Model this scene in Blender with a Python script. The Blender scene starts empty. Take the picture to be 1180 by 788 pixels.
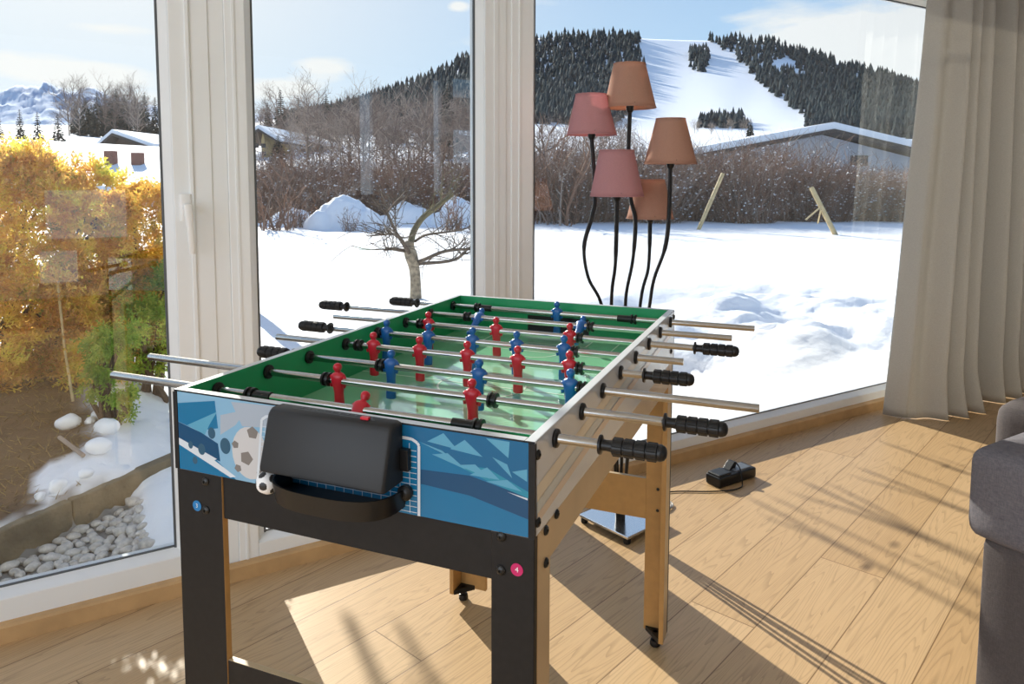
import bpy, math, random
import numpy as np
from mathutils import Vector, Matrix, noise

PI = math.pi
SC = bpy.context.scene
COL = SC.collection

# ------------------------------------------------------------------ camera
cam_data = bpy.data.cameras.new('camera')
cam = bpy.data.objects.new('camera', cam_data); COL.objects.link(cam)
CF = Vector((0.5150, 0.8530, -0.0841)).normalized()
CR = Vector((0.8560, -0.5170, 0.0023)).normalized()
CU = CR.cross(CF).normalized(); CR = CF.cross(CU).normalized()
FPX = 852.68
cam.matrix_world = Matrix(((CR.x, CU.x, -CF.x, 0.0), (CR.y, CU.y, -CF.y, -2.25), (CR.z, CU.z, -CF.z, 1.2042), (0, 0, 0, 1)))
cam_data.sensor_width = 36.0
cam_data.lens = FPX / 1180 * 36.0
cam_data.shift_y = (274.04 - 394) / 1180
cam_data.clip_end = 9000; cam_data.clip_start = 0.02
SC.camera = cam

# ------------------------------------------------------------------ exposure, sky, sun
SC.view_settings.view_transform = 'Standard'
SC.view_settings.look = 'None'
SC.view_settings.gamma = 1.0
SC.view_settings.use_curve_mapping = False
SC.view_settings.exposure = 0.0
SC.cycles.use_denoising = True
SC.cycles.max_bounces = 10
SC.cycles.diffuse_bounces = 5
SC.cycles.transparent_max_bounces = 24
SC.cycles.sample_clamp_indirect = 6.0
SC.cycles.caustics_reflective = False
SC.cycles.caustics_refractive = False

SUN_EL = math.radians(25.0)
SUN_DIR = Vector((0.017 * math.cos(SUN_EL), math.cos(SUN_EL), math.sin(SUN_EL))).normalized()   # towards the sun
sun_data = bpy.data.lights.new('sun', 'SUN')
sun_data.energy = 9.0; sun_data.angle = 0.0055; sun_data.color = (1.0, 0.93, 0.82)
sun = bpy.data.objects.new('sun', sun_data); COL.objects.link(sun)
sun.rotation_euler = (-SUN_DIR).to_track_quat('-Z', 'Y').to_euler()
sun.location = (0, 20, 12)

def make_world():
    w = bpy.data.worlds.new('sky'); SC.world = w; w.use_nodes = True
    nt = w.node_tree; N = nt.nodes; L = nt.links; N.clear()
    out = N.new('ShaderNodeOutputWorld'); bg = N.new('ShaderNodeBackground')
    tc = N.new('ShaderNodeTexCoord'); sep = N.new('ShaderNodeSeparateXYZ')
    L.new(tc.outputs['Generated'], sep.inputs[0])
    ramp = N.new('ShaderNodeValToRGB')
    cr = ramp.color_ramp
    cr.elements[0].position = 0.0; cr.elements[0].color = (0.88, 1.0, 1.12, 1)
    cr.elements[1].position = 1.0; cr.elements[1].color = (0.16, 0.30, 0.62, 1)
    e = cr.elements.new(0.13); e.color = (0.50, 0.735, 1.0, 1)
    e = cr.elements.new(0.30); e.color = (0.36, 0.56, 0.87, 1)
    L.new(sep.outputs['Z'], ramp.inputs[0])
    # glow of the sky round the sun
    dot = N.new('ShaderNodeVectorMath'); dot.operation = 'DOT_PRODUCT'
    L.new(tc.outputs['Generated'], dot.inputs[0]); dot.inputs[1].default_value = SUN_DIR
    mx = N.new('ShaderNodeMath'); mx.operation = 'MAXIMUM'; mx.inputs[1].default_value = 0; L.new(dot.outputs['Value'], mx.inputs[0])
    pw = N.new('ShaderNodeMath'); pw.operation = 'POWER'; pw.inputs[1].default_value = 9; L.new(mx.outputs[0], pw.inputs[0])
    ms = N.new('ShaderNodeMath'); ms.operation = 'MULTIPLY'; ms.inputs[1].default_value = 0.95; L.new(pw.outputs[0], ms.inputs[0])
    mix1 = N.new('ShaderNodeMixRGB'); mix1.inputs[2].default_value = (1.05, 1.04, 1.02, 1)
    L.new(ms.outputs[0], mix1.inputs[0]); L.new(ramp.outputs[0], mix1.inputs[1])
    # clouds: stretched noise on the sky dome
    mp = N.new('ShaderNodeMapping'); mp.inputs['Scale'].default_value = (2.2, 2.2, 9.0); mp.inputs['Location'].default_value = (0.35, 0.1, 0.62)
    L.new(tc.outputs['Generated'], mp.inputs['Vector'])
    nz = N.new('ShaderNodeTexNoise'); nz.inputs['Scale'].default_value = 1.6; nz.inputs['Detail'].default_value = 7; nz.inputs['Roughness'].default_value = 0.55
    L.new(mp.outputs[0], nz.inputs['Vector'])
    r2 = N.new('ShaderNodeValToRGB'); r2.color_ramp.elements[0].position = 0.50; r2.color_ramp.elements[1].position = 0.64
    r2.color_ramp.elements[0].color = (0, 0, 0, 1); r2.color_ramp.elements[1].color = (0.85, 0.85, 0.85, 1)
    # individual clouds at directions of the dome
    acc = None
    def cloud(d, sx, sz, amount):
        nonlocal acc
        d = Vector(d).normalized(); t = Vector((d.y, -d.x, 0)).normalized()
        a = N.new('ShaderNodeVectorMath'); a.operation = 'DOT_PRODUCT'; L.new(tc.outputs['Generated'], a.inputs[0]); a.inputs[1].default_value = t / sx
        b = N.new('ShaderNodeMath'); b.operation = 'SUBTRACT'; L.new(sep.outputs['Z'], b.inputs[0]); b.inputs[1].default_value = d.z
        b2 = N.new('ShaderNodeMath'); b2.operation = 'MULTIPLY'; b2.inputs[1].default_value = 1 / sz; L.new(b.outputs[0], b2.inputs[0])
        f = N.new('ShaderNodeVectorMath'); f.operation = 'DOT_PRODUCT'; L.new(tc.outputs['Generated'], f.inputs[0]); f.inputs[1].default_value = d
        c = N.new('ShaderNodeCombineXYZ'); L.new(a.outputs['Value'], c.inputs[0]); L.new(b2.outputs[0], c.inputs[1])
        ln = N.new('ShaderNodeVectorMath'); ln.operation = 'LENGTH'; L.new(c.outputs[0], ln.inputs[0])
        s = N.new('ShaderNodeMapRange'); s.inputs['From Min'].default_value = 1.0; s.inputs['From Max'].default_value = 0.0
        s.inputs['To Min'].default_value = 0; s.inputs['To Max'].default_value = amount; L.new(ln.outputs['Value'], s.inputs['Value'])
        g = N.new('ShaderNodeMath'); g.operation = 'GREATER_THAN'; g.inputs[1].default_value = 0.2; L.new(f.outputs['Value'], g.inputs[0])
        m = N.new('ShaderNodeMath'); m.operation = 'MULTIPLY'; L.new(s.outputs[0], m.inputs[0]); L.new(g.outputs[0], m.inputs[1])
        if acc is None: acc = m
        else:
            ad = N.new('ShaderNodeMath'); ad.operation = 'ADD'; L.new(acc.outputs[0], ad.inputs[0]); L.new(m.outputs[0], ad.inputs[1]); acc = ad
    def pix(x, y):
        return CF + (x - 590) / FPX * CR - (y - 274.04) / FPX * CU
    cloud(pix(1050, 50), 0.22, 0.058, 0.36)
    cloud(pix(985, 38), 0.10, 0.02, 0.14)
    cloud(pix(372, 76), 0.065, 0.024, 0.42)
    cloud(pix(330, 100), 0.10, 0.022, 0.40)
    cloud(pix(60, 78), 0.13, 0.026, 0.42)
    cloud(pix(120, 32), 0.10, 0.016, 0.34)
    cloud(pix(528, 7), 0.022, 0.010, 0.36)
    cloud(pix(640, 6), 0.10, 0.014, 0.10)
    cloud(pix(150, 100), 0.12, 0.03, 0.20)
    ad = N.new('ShaderNodeMath'); ad.operation = 'ADD'; L.new(nz.outputs['Fac'], ad.inputs[0]); L.new(acc.outputs[0], ad.inputs[1])
    sb = N.new('ShaderNodeMath'); sb.operation = 'SUBTRACT'; sb.inputs[1].default_value = 0.06; L.new(ad.outputs[0], sb.inputs[0])
    L.new(sb.outputs[0], r2.inputs[0])
    mix2 = N.new('ShaderNodeMixRGB'); mix2.inputs[2].default_value = (1.0, 0.99, 0.975, 1)
    L.new(r2.outputs[0], mix2.inputs[0]); L.new(mix1.outputs[0], mix2.inputs[1])
    L.new(mix2.outputs[0], bg.inputs[0]); bg.inputs[1].default_value = 1.12
    L.new(bg.outputs[0], out.inputs[0])
make_world()

# added fill lamp for the interior, set in the left wall's made-up opening
fill_data = bpy.data.lights.new('fill_light', 'AREA'); fill_data.shape = 'RECTANGLE'; fill_data.size = 4.2; fill_data.size_y = 1.9; fill_data.energy = 62; fill_data.color = (0.92, 0.96, 1.0)
fill_obj = bpy.data.objects.new('fill_light', fill_data); COL.objects.link(fill_obj); fill_obj.location = (-2.46, -3.1, 1.35)
fill_obj.rotation_euler = Vector((1, 0, 0)).to_track_quat('-Z', 'Y').to_euler()

# ------------------------------------------------------------------ helpers
def tag(o, label=None, cat=None, group=None, kind=None):
    if label: o['label'] = label
    if cat: o['category'] = cat
    if group: o['group'] = group
    if kind: o['kind'] = kind
    return o
def empty(name, loc=(0, 0, 0), rz=0.0):
    o = bpy.data.objects.new(name, None); COL.objects.link(o)
    o.location = loc; o.rotation_euler = (0, 0, rz); o.empty_display_size = 0.1
    return o
def copy_tree(o, parent=None):
    c = o.copy(); COL.objects.link(c)
    if parent is not None: c.parent = parent
    for ch in list(o.children): copy_tree(ch, c)
    return c

class MB:
    def __init__(s): s.v = []; s.f = []; s.m = []; s.c = None
    def add(s, vs, fs, mi=0):
        b = len(s.v); s.v += [tuple(p) for p in vs]
        for f in fs: s.f.append(tuple(b + i for i in f)); s.m.append(mi)
    def box(s, x0, x1, y0, y1, z0, z1, mi=0, face_m=None):
        vs = [(x0, y0, z0), (x1, y0, z0), (x1, y1, z0), (x0, y1, z0), (x0, y0, z1), (x1, y0, z1), (x1, y1, z1), (x0, y1, z1)]
        fs = [(0, 3, 2, 1), (4, 5, 6, 7), (0, 1, 5, 4), (1, 2, 6, 5), (2, 3, 7, 6), (3, 0, 4, 7)]  # bottom top -y +x +y -x
        b = len(s.v); s.v += vs
        for i, f in enumerate(fs):
            s.f.append(tuple(b + k for k in f)); s.m.append(face_m[i] if face_m else mi)
    def prism(s, pts, axis, a0, a1, mi=0):
        # pts: 2D outline, extruded along axis ('x','y','z')
        def P(p, a):
            return {'x': (a, p[0], p[1]), 'y': (p[0], a, p[1]), 'z': (p[0], p[1], a)}[axis]
        n = len(pts); vs = [P(p, a0) for p in pts] + [P(p, a1) for p in pts]
        fs = [tuple(range(n - 1, -1, -1)), tuple(range(n, 2 * n))] + [(i, (i + 1) % n, n + (i + 1) % n, n + i) for i in range(n)]
        s.add(vs, fs, mi)
    def tube(s, pts, rad, sides=8, mi=0, caps=True):
        pts = [Vector(p) for p in pts]; n = len(pts)
        if not hasattr(rad, '__len__'): rad = [rad] * n
        up = Vector((0, 0, 1)); d0 = (pts[1] - pts[0]).normalized()
        if abs(d0.z) > 0.9: up = Vector((1, 0, 0))
        a = d0.cross(up).normalized(); vs = []
        for i in range(n):
            d = (pts[min(i + 1, n - 1)] - pts[max(i - 1, 0)])
            if d.length < 1e-9: d = d0
            d.normalize(); a = (a - d * a.dot(d))
            if a.length < 1e-6: a = d.orthogonal()
            a.normalize(); b = d.cross(a)
            for k in range(sides):
                t = 2 * PI * k / sides; vs.append(pts[i] + (a * math.cos(t) + b * math.sin(t)) * rad[i])
        fs = [(i * sides + k, i * sides + (k + 1) % sides, (i + 1) * sides + (k + 1) % sides, (i + 1) * sides + k) for i in range(n - 1) for k in range(sides)]
        if caps: fs += [tuple(range(sides - 1, -1, -1)), tuple(range((n - 1) * sides, n * sides))]
        s.add(vs, fs, mi)
    def lathe(s, prof, axis='z', o=(0, 0, 0), seg=20, mi=0, caps=True):
        # prof: (r, a) along axis
        vs = []
        for r, a in prof:
            for k in range(seg):
                t = 2 * PI * k / seg; c, q = r * math.cos(t), r * math.sin(t)
                p = {'z': (c, q, a), 'x': (a, c, q), 'y': (q, a, c)}[axis]
                vs.append((p[0] + o[0], p[1] + o[1], p[2] + o[2]))
        n = len(prof)
        fs = [(i * seg + k, i * seg + (k + 1) % seg, (i + 1) * seg + (k + 1) % seg, (i + 1) * seg + k) for i in range(n - 1) for k in range(seg)]
        if caps: fs += [tuple(range(seg - 1, -1, -1)), tuple(range((n - 1) * seg, n * seg))]
        s.add(vs, fs, mi)
    def loft(s, secs, mi=0, seg=14, p=2.6):
        # secs: (cx, cy, z, rx, ry) superellipse sections
        vs = []
        for cx, cy, z, rx, ry in secs:
            for k in range(seg):
                t = 2 * PI * k / seg; c, q = math.cos(t), math.sin(t)
                vs.append((cx + rx * math.copysign(abs(c) ** (2 / p), c), cy + ry * math.copysign(abs(q) ** (2 / p), q), z))
        n = len(secs)
        fs = [(i * seg + k, i * seg + (k + 1) % seg, (i + 1) * seg + (k + 1) % seg, (i + 1) * seg + k) for i in range(n - 1) for k in range(seg)]
        fs += [tuple(range(seg - 1, -1, -1)), tuple(range((n - 1) * seg, n * seg))]
        s.add(vs, fs, mi)
    def build(s, name, mats, parent=None, smooth=False, bevel=0.0, bseg=2, loc=None):
        me = bpy.data.meshes.new(name); me.from_pydata(s.v, [], s.f)
        if not isinstance(mats, (list, tuple)): mats = [mats]
        for m in mats: me.materials.append(m)
        if len(mats) > 1: me.polygons.foreach_set('material_index', s.m)
        if smooth: me.polygons.foreach_set('use_smooth', [True] * len(s.f))
        me.update()
        o = bpy.data.objects.new(name, me); COL.objects.link(o)
        if parent is not None: o.parent = parent
        if loc: o.location = loc
        if bevel > 0:
            b = o.modifiers.new('bevel', 'BEVEL'); b.width = bevel; b.segments = bseg; b.limit_method = 'ANGLE'; b.angle_limit = 0.6
        return o
def smooth_angle(o, deg=40):
    me = o.data
    me.polygons.foreach_set('use_smooth', [True] * len(me.polygons))
    me.set_sharp_from_angle(angle=math.radians(deg))
    return o
def np_mesh(name, V, F, mats, parent=None, smooth=False, midx=None):
    me = bpy.data.meshes.new(name)
    V = np.asarray(V, dtype=np.float32); F = np.asarray(F, dtype=np.int32)
    k = F.shape[1]
    me.vertices.add(len(V)); me.vertices.foreach_set('co', V.ravel())
    me.loops.add(F.size); me.loops.foreach_set('vertex_index', F.ravel())
    me.polygons.add(len(F)); me.polygons.foreach_set('loop_start', np.arange(0, F.size, k, dtype=np.int32))
    if not isinstance(mats, (list, tuple)): mats = [mats]
    for m in mats: me.materials.append(m)
    if midx is not None: me.polygons.foreach_set('material_index', np.asarray(midx, dtype=np.int32))
    if smooth: me.polygons.foreach_set('use_smooth', np.ones(len(F), dtype=bool))
    me.update(calc_edges=True); me.validate()
    o = bpy.data.objects.new(name, me); COL.objects.link(o)
    if parent is not None: o.parent = parent
    return o

# ------------------------------------------------------------------ materials
def sock(n, *names):
    for k in names:
        if k in n.inputs: return n.inputs[k]
def mat(name, col, rough=0.5, metal=0.0, spec=0.5, noise_amt=0.0, noise_scale=20, bump=0.0, bump_scale=200, coat=0.0, transl=0.0):
    m = bpy.data.materials.new(name); m.use_nodes = True
    nt = m.node_tree; N = nt.nodes; L = nt.links
    p = N['Principled BSDF']; out = N['Material Output']
    c4 = (*col, 1)
    p.inputs['Base Color'].default_value = c4
    p.inputs['Roughness'].default_value = rough; p.inputs['Metallic'].default_value = metal
    sock(p, 'Specular IOR Level').default_value = spec
    if coat: sock(p, 'Coat Weight').default_value = coat
    csock = None
    if noise_amt or bump:
        tc = N.new('ShaderNodeTexCoord')
    if noise_amt:
        nz = N.new('ShaderNodeTexNoise'); nz.inputs['Scale'].default_value = noise_scale; nz.inputs['Detail'].default_value = 5
        L.new(tc.outputs['Object'], nz.inputs['Vector'])
        r = N.new('ShaderNodeValToRGB'); r.color_ramp.elements[0].position = 0.3; r.color_ramp.elements[1].position = 0.7
        r.color_ramp.elements[0].color = (*[v * (1 - noise_amt) for v in col], 1); r.color_ramp.elements[1].color = (*[min(1, v * (1 + noise_amt)) for v in col], 1)
        L.new(nz.outputs['Fac'], r.inputs[0]); L.new(r.outputs[0], p.inputs['Base Color']); csock = r.outputs[0]
    if bump:
        nb = N.new('ShaderNodeTexNoise'); nb.inputs['Scale'].default_value = bump_scale; nb.inputs['Detail'].default_value = 4
        L.new(tc.outputs['Object'], nb.inputs['Vector'])
        b = N.new('ShaderNodeBump'); b.inputs['Strength'].default_value = bump; b.inputs['Distance'].default_value = 0.01
        L.new(nb.outputs['Fac'], b.inputs['Height']); L.new(b.outputs[0], p.inputs['Normal'])
    if transl:
        t = N.new('ShaderNodeBsdfTranslucent'); t.inputs[0].default_value = c4
        if csock: L.new(csock, t.inputs[0])
        mx = N.new('ShaderNodeMixShader'); mx.inputs[0].default_value = transl
        L.new(p.outputs[0], mx.inputs[1]); L.new(t.outputs[0], mx.inputs[2]); L.new(mx.outputs[0], out.inputs[0])
    return m
def glass_mat():
    m = bpy.data.materials.new('pane_glass'); m.use_nodes = True
    nt = m.node_tree; N = nt.nodes; L = nt.links; N.clear()
    out = N.new('ShaderNodeOutputMaterial'); tr = N.new('ShaderNodeBsdfTransparent'); gl = N.new('ShaderNodeBsdfGlossy')
    tr.inputs[0].default_value = (0.97, 0.985, 0.98, 1); gl.inputs['Roughness'].default_value = 0.0
    ge = N.new('ShaderNodeNewGeometry'); dt = N.new('ShaderNodeVectorMath'); dt.operation = 'DOT_PRODUCT'
    L.new(ge.outputs['Normal'], dt.inputs[0]); L.new(ge.outputs['Incoming'], dt.inputs[1])
    def M(op, a, b=None):
        n = N.new('ShaderNodeMath'); n.operation = op; n.use_clamp = op in ('SUBTRACT', 'ADD')
        for i, v in enumerate((a, b)):
            if v is None: continue
            if isinstance(v, (int, float)): n.inputs[i].default_value = v
            else: L.new(v, n.inputs[i])
        return n.outputs[0]
    sch = M('POWER', M('SUBTRACT', 1.0, M('ABSOLUTE', dt.outputs['Value'])), 5.0)
    mu = N.new('ShaderNodeMath'); mu.operation = 'MULTIPLY_ADD'; mu.inputs[1].default_value = .93; mu.inputs[2].default_value = .07; L.new(sch, mu.inputs[0])
    mx = N.new('ShaderNodeMixShader'); L.new(mu.outputs[0], mx.inputs[0]); L.new(tr.outputs[0], mx.inputs[1]); L.new(gl.outputs[0], mx.inputs[2])
    L.new(mx.outputs[0], out.inputs[0]); return m
def wood_floor_mat():
    m = bpy.data.materials.new('oak_planks'); m.use_nodes = True
    nt = m.node_tree; N = nt.nodes; L = nt.links; p = N['Principled BSDF']
    tc = N.new('ShaderNodeTexCoord'); mp = N.new('ShaderNodeMapping'); mp.vector_type = 'POINT'
    # rotate so X runs along the planks; plank width 0.186
    mp.inputs['Rotation'].default_value = (0, 0, math.radians(-17.0))
    L.new(tc.outputs['Object'], mp.inputs['Vector'])
    sp = N.new('ShaderNodeSeparateXYZ'); L.new(mp.outputs[0], sp.inputs[0])
    def M(op, a, b=None, c=None):
        n = N.new('ShaderNodeMath'); n.operation = op
        for i, v in enumerate((a, b, c)):
            if v is None: continue
            if isinstance(v, (int, float)): n.inputs[i].default_value = v
            else: L.new(v, n.inputs[i])
        return n.outputs[0]
    W = 0.1860
    yy = M('DIVIDE', M('ADD', sp.outputs['Y'], 0.634 + 20 * W), W)
    row = M('FLOOR', yy); fy = M('FRACT', yy)
    wn = N.new('ShaderNodeTexWhiteNoise'); wn.noise_dimensions = '1D'; L.new(row, wn.inputs['W'])
    xx = M('DIVIDE', M('ADD', sp.outputs['X'], M('MULTIPLY', wn.outputs['Value'], 7.0)), 2.1)
    colm = M('FLOOR', xx); fx = M('FRACT', xx)
    wn2 = N.new('ShaderNodeTexWhiteNoise'); wn2.noise_dimensions = '2D'
    cb = N.new('ShaderNodeCombineXYZ'); L.new(row, cb.inputs[0]); L.new(colm, cb.inputs[1]); L.new(cb.outputs[0], wn2.inputs['Vector'])
    # grain coordinates: long in X, offset per plank
    off = N.new('ShaderNodeCombineXYZ')
    L.new(M('ADD', M('MULTIPLY', sp.outputs['X'], 0.5), M('MULTIPLY', wn2.outputs['Value'], 31.0)), off.inputs[0])
    L.new(M('ADD', M('MULTIPLY', sp.outputs['Y'], 7.5), M('MULTIPLY', wn2.outputs['Value'], 17.0)), off.inputs[1])
    nz = N.new('ShaderNodeTexNoise'); nz.inputs['Scale'].default_value = 1.5; nz.inputs['Detail'].default_value = 2.5; nz.inputs['Roughness'].default_value = 0.45; nz.inputs['Distortion'].default_value = 0.25
    L.new(off.outputs[0], nz.inputs['Vector'])
    rings = M('FRACT', M('MULTIPLY', nz.outputs['Fac'], 26.0))
    ringr = N.new('ShaderNodeValToRGB'); e = ringr.color_ramp.elements
    e[0].position = 0.0; e[0].color = (0.42, 0.40, 0.36, 1); e[1].position = 1.0; e[1].color = (1, 1, 1, 1)
    x = e.new(0.38); x.color = (1, 1, 1, 1); x = e.new(0.9); x.color = (0.93, 0.93, 0.93, 1)
    L.new(rings, ringr.inputs[0])
    # fine pores
    off2 = N.new('ShaderNodeCombineXYZ'); L.new(M('MULTIPLY', sp.outputs['X'], 9.0), off2.inputs[0]); L.new(M('MULTIPLY', sp.outputs['Y'], 180.0), off2.inputs[1])
    nf = N.new('ShaderNodeTexNoise'); nf.inputs['Scale'].default_value = 1.0; nf.inputs['Detail'].default_value = 3; L.new(off2.outputs[0], nf.inputs['Vector'])
    tone = N.new('ShaderNodeValToRGB'); e = tone.color_ramp.elements
    e[0].position = 0; e[0].color = (0.56, 0.365, 0.185, 1); e[1].position = 1; e[1].color = (0.66, 0.455, 0.255, 1)
    L.new(wn2.outputs['Value'], tone.inputs[0])
    mulr = N.new('ShaderNodeMixRGB'); mulr.blend_type = 'MULTIPLY'; mulr.inputs[0].default_value = 0.42
    L.new(tone.outputs[0], mulr.inputs[1]); L.new(ringr.outputs[0], mulr.inputs[2])
    mulf = N.new('ShaderNodeMixRGB'); mulf.blend_type = 'MULTIPLY'; mulf.inputs[0].default_value = 0.22
    L.new(mulr.outputs[0], mulf.inputs[1]); L.new(nf.outputs['Fac'], mulf.inputs[2])
    # knots
    vo = N.new('ShaderNodeTexVoronoi'); vo.inputs['Scale'].default_value = 1.0
    kc = N.new('ShaderNodeCombineXYZ'); L.new(M('MULTIPLY', sp.outputs['X'], 1.7), kc.inputs[0]); L.new(M('MULTIPLY', sp.outputs['Y'], 3.1), kc.inputs[1])
    L.new(kc.outputs[0], vo.inputs['Vector'])
    kr = N.new('ShaderNodeValToRGB'); kr.color_ramp.elements[0].position = 0.02; kr.color_ramp.elements[0].color = (0.22, 0.2, 0.2, 1)
    kr.color_ramp.elements[1].position = 0.075; kr.color_ramp.elements[1].color = (1, 1, 1, 1)
    L.new(vo.outputs['Distance'], kr.inputs[0])
    mulk = N.new('ShaderNodeMixRGB'); mulk.blend_type = 'MULTIPLY'; mulk.inputs[0].default_value = 0.8
    L.new(mulf.outputs[0], mulk.inputs[1]); L.new(kr.outputs[0], mulk.inputs[2])
    # seams
    ey = M('LESS_THAN', M('MINIMUM', fy, M('SUBTRACT', 1.0, fy)), 0.0085)
    ex = M('LESS_THAN', M('MINIMUM', fx, M('SUBTRACT', 1.0, fx)), 0.0008)
    seam = M('MAXIMUM', ex, ey)
    mxs = N.new('ShaderNodeMixRGB'); mxs.inputs[2].default_value = (0.16, 0.085, 0.03, 1)
    L.new(M('MULTIPLY', seam, 0.8), mxs.inputs[0]); L.new(mulk.outputs[0], mxs.inputs[1])
    L.new(mxs.outputs[0], p.inputs['Base Color'])
    p.inputs['Roughness'].default_value = 0.42; sock(p, 'Specular IOR Level').default_value = 0.35
    b = N.new('ShaderNodeBump'); b.inputs['Strength'].default_value = 0.25; b.inputs['Distance'].default_value = 0.002
    L.new(M('SUBTRACT', M('MULTIPLY', nf.outputs['Fac'], 0.4), seam), b.inputs['Height']); L.new(b.outputs[0], p.inputs['Normal'])
    return m
def attr_mat(name, rough=0.5, spec=0.5, attr='Col', bump=0.0, bscale=40, transl=0.0):
    m = bpy.data.materials.new(name); m.use_nodes = True
    nt = m.node_tree; N = nt.nodes; L = nt.links; p = N['Principled BSDF']
    a = N.new('ShaderNodeAttribute'); a.attribute_name = attr
    L.new(a.outputs['Color'], p.inputs['Base Color']); p.inputs['Roughness'].default_value = rough; sock(p, 'Specular IOR Level').default_value = spec
    if bump:
        tc = N.new('ShaderNodeTexCoord'); nb = N.new('ShaderNodeTexNoise'); nb.inputs['Scale'].default_value = bscale; nb.inputs['Detail'].default_value = 6
        L.new(tc.outputs['Object'], nb.inputs['Vector'])
        b = N.new('ShaderNodeBump'); b.inputs['Strength'].default_value = bump; b.inputs['Distance'].default_value = 0.03
        L.new(nb.outputs['Fac'], b.inputs['Height']); L.new(b.outputs[0], p.inputs['Normal'])
    return m
def set_face_colors(o, cols):
    me = o.data; ca = me.color_attributes.new('Col', 'FLOAT_COLOR', 'CORNER')
    arr = []
    for poly, c in zip(me.polygons, cols):
        arr += list((*c, 1.0)) * poly.loop_total
    ca.data.foreach_set('color', arr)
def leaf_mat(name, stops, transl=0.45, scale=3.0):
    m = bpy.data.materials.new(name); m.use_nodes = True
    nt = m.node_tree; N = nt.nodes; L = nt.links; p = N['Principled BSDF']; out = N['Material Output']
    tc = N.new('ShaderNodeTexCoord'); nz = N.new('ShaderNodeTexNoise'); nz.inputs['Scale'].default_value = scale; nz.inputs['Detail'].default_value = 4; nz.inputs['Roughness'].default_value = 0.75
    L.new(tc.outputs['Object'], nz.inputs['Vector'])
    r = N.new('ShaderNodeValToRGB'); cr = r.color_ramp
    cr.elements[0].position = stops[0][0]; cr.elements[0].color = (*stops[0][1], 1)
    cr.elements[1].position = stops[-1][0]; cr.elements[1].color = (*stops[-1][1], 1)
    for pos, c in stops[1:-1]:
        e = cr.elements.new(pos); e.color = (*c, 1)
    L.new(nz.outputs['Fac'], r.inputs[0]); L.new(r.outputs[0], p.inputs['Base Color']); p.inputs['Roughness'].default_value = 0.6
    t = N.new('ShaderNodeBsdfTranslucent'); L.new(r.outputs[0], t.inputs[0])
    mx = N.new('ShaderNodeMixShader'); mx.inputs[0].default_value = transl
    L.new(p.outputs[0], mx.inputs[1]); L.new(t.outputs[0], mx.inputs[2]); L.new(mx.outputs[0], out.inputs[0])
    return m
def weave_mat(name, col, col2, scale=900, transl=0.0, rough=0.9):
    m = bpy.data.materials.new(name); m.use_nodes = True
    nt = m.node_tree; N = nt.nodes; L = nt.links; p = N['Principled BSDF']; out = N['Material Output']
    tc = N.new('ShaderNodeTexCoord')
    mp = N.new('ShaderNodeMapping'); mp.inputs['Scale'].default_value = (1, 1, 0.25); L.new(tc.outputs['Object'], mp.inputs[0])
    mp2 = N.new('ShaderNodeMapping'); mp2.inputs['Scale'].default_value = (0.2, 0.2, 1); L.new(tc.outputs['Object'], mp2.inputs[0])
    n1 = N.new('ShaderNodeTexNoise'); n1.inputs['Scale'].default_value = scale; L.new(mp.outputs[0], n1.inputs['Vector'])
    n2 = N.new('ShaderNodeTexNoise'); n2.inputs['Scale'].default_value = scale; L.new(mp2.outputs[0], n2.inputs['Vector'])
    ad = N.new('ShaderNodeMath'); ad.operation = 'ADD'; L.new(n1.outputs['Fac'], ad.inputs[0]); L.new(n2.outputs['Fac'], ad.inputs[1])
    r = N.new('ShaderNodeMapRange'); r.inputs['From Min'].default_value = 0.7; r.inputs['From Max'].default_value = 1.3; L.new(ad.outputs[0], r.inputs[0])
    mx = N.new('ShaderNodeMixRGB'); mx.inputs[1].default_value = (*col, 1); mx.inputs[2].default_value = (*col2, 1); L.new(r.outputs[0], mx.inputs[0])
    L.new(mx.outputs[0], p.inputs['Base Color']); p.inputs['Roughness'].default_value = rough; sock(p, 'Specular IOR Level').default_value = 0.15
    b = N.new('ShaderNodeBump'); b.inputs['Strength'].default_value = 0.25; b.inputs['Distance'].default_value = 0.001; L.new(ad.outputs[0], b.inputs['Height']); L.new(b.outputs[0], p.inputs['Normal'])
    if transl:
        t = N.new('ShaderNodeBsdfTranslucent'); L.new(mx.outputs[0], t.inputs[0])
        ms = N.new('ShaderNodeMixShader'); ms.inputs[0].default_value = transl
        L.new(p.outputs[0], ms.inputs[1]); L.new(t.outputs[0], ms.inputs[2]); L.new(ms.outputs[0], out.inputs[0])
    return m

M_floor = wood_floor_mat()
M_wall = mat('white_plaster', (0.86, 0.85, 0.83), 0.9, bump=0.05, bump_scale=80)
M_frame = mat('white_window_frame', (0.85, 0.87, 0.88), 0.35, spec=0.4, noise_amt=0.02, noise_scale=5)
M_gasket = mat('grey_gasket', (0.10, 0.11, 0.12), 0.6)
M_skirt = mat('oak_skirting', (0.54, 0.34, 0.16), 0.5, noise_amt=0.12, noise_scale=14)
M_glass = glass_mat()
M_white_plastic = mat('white_plastic', (0.85, 0.85, 0.84), 0.3)
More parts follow.
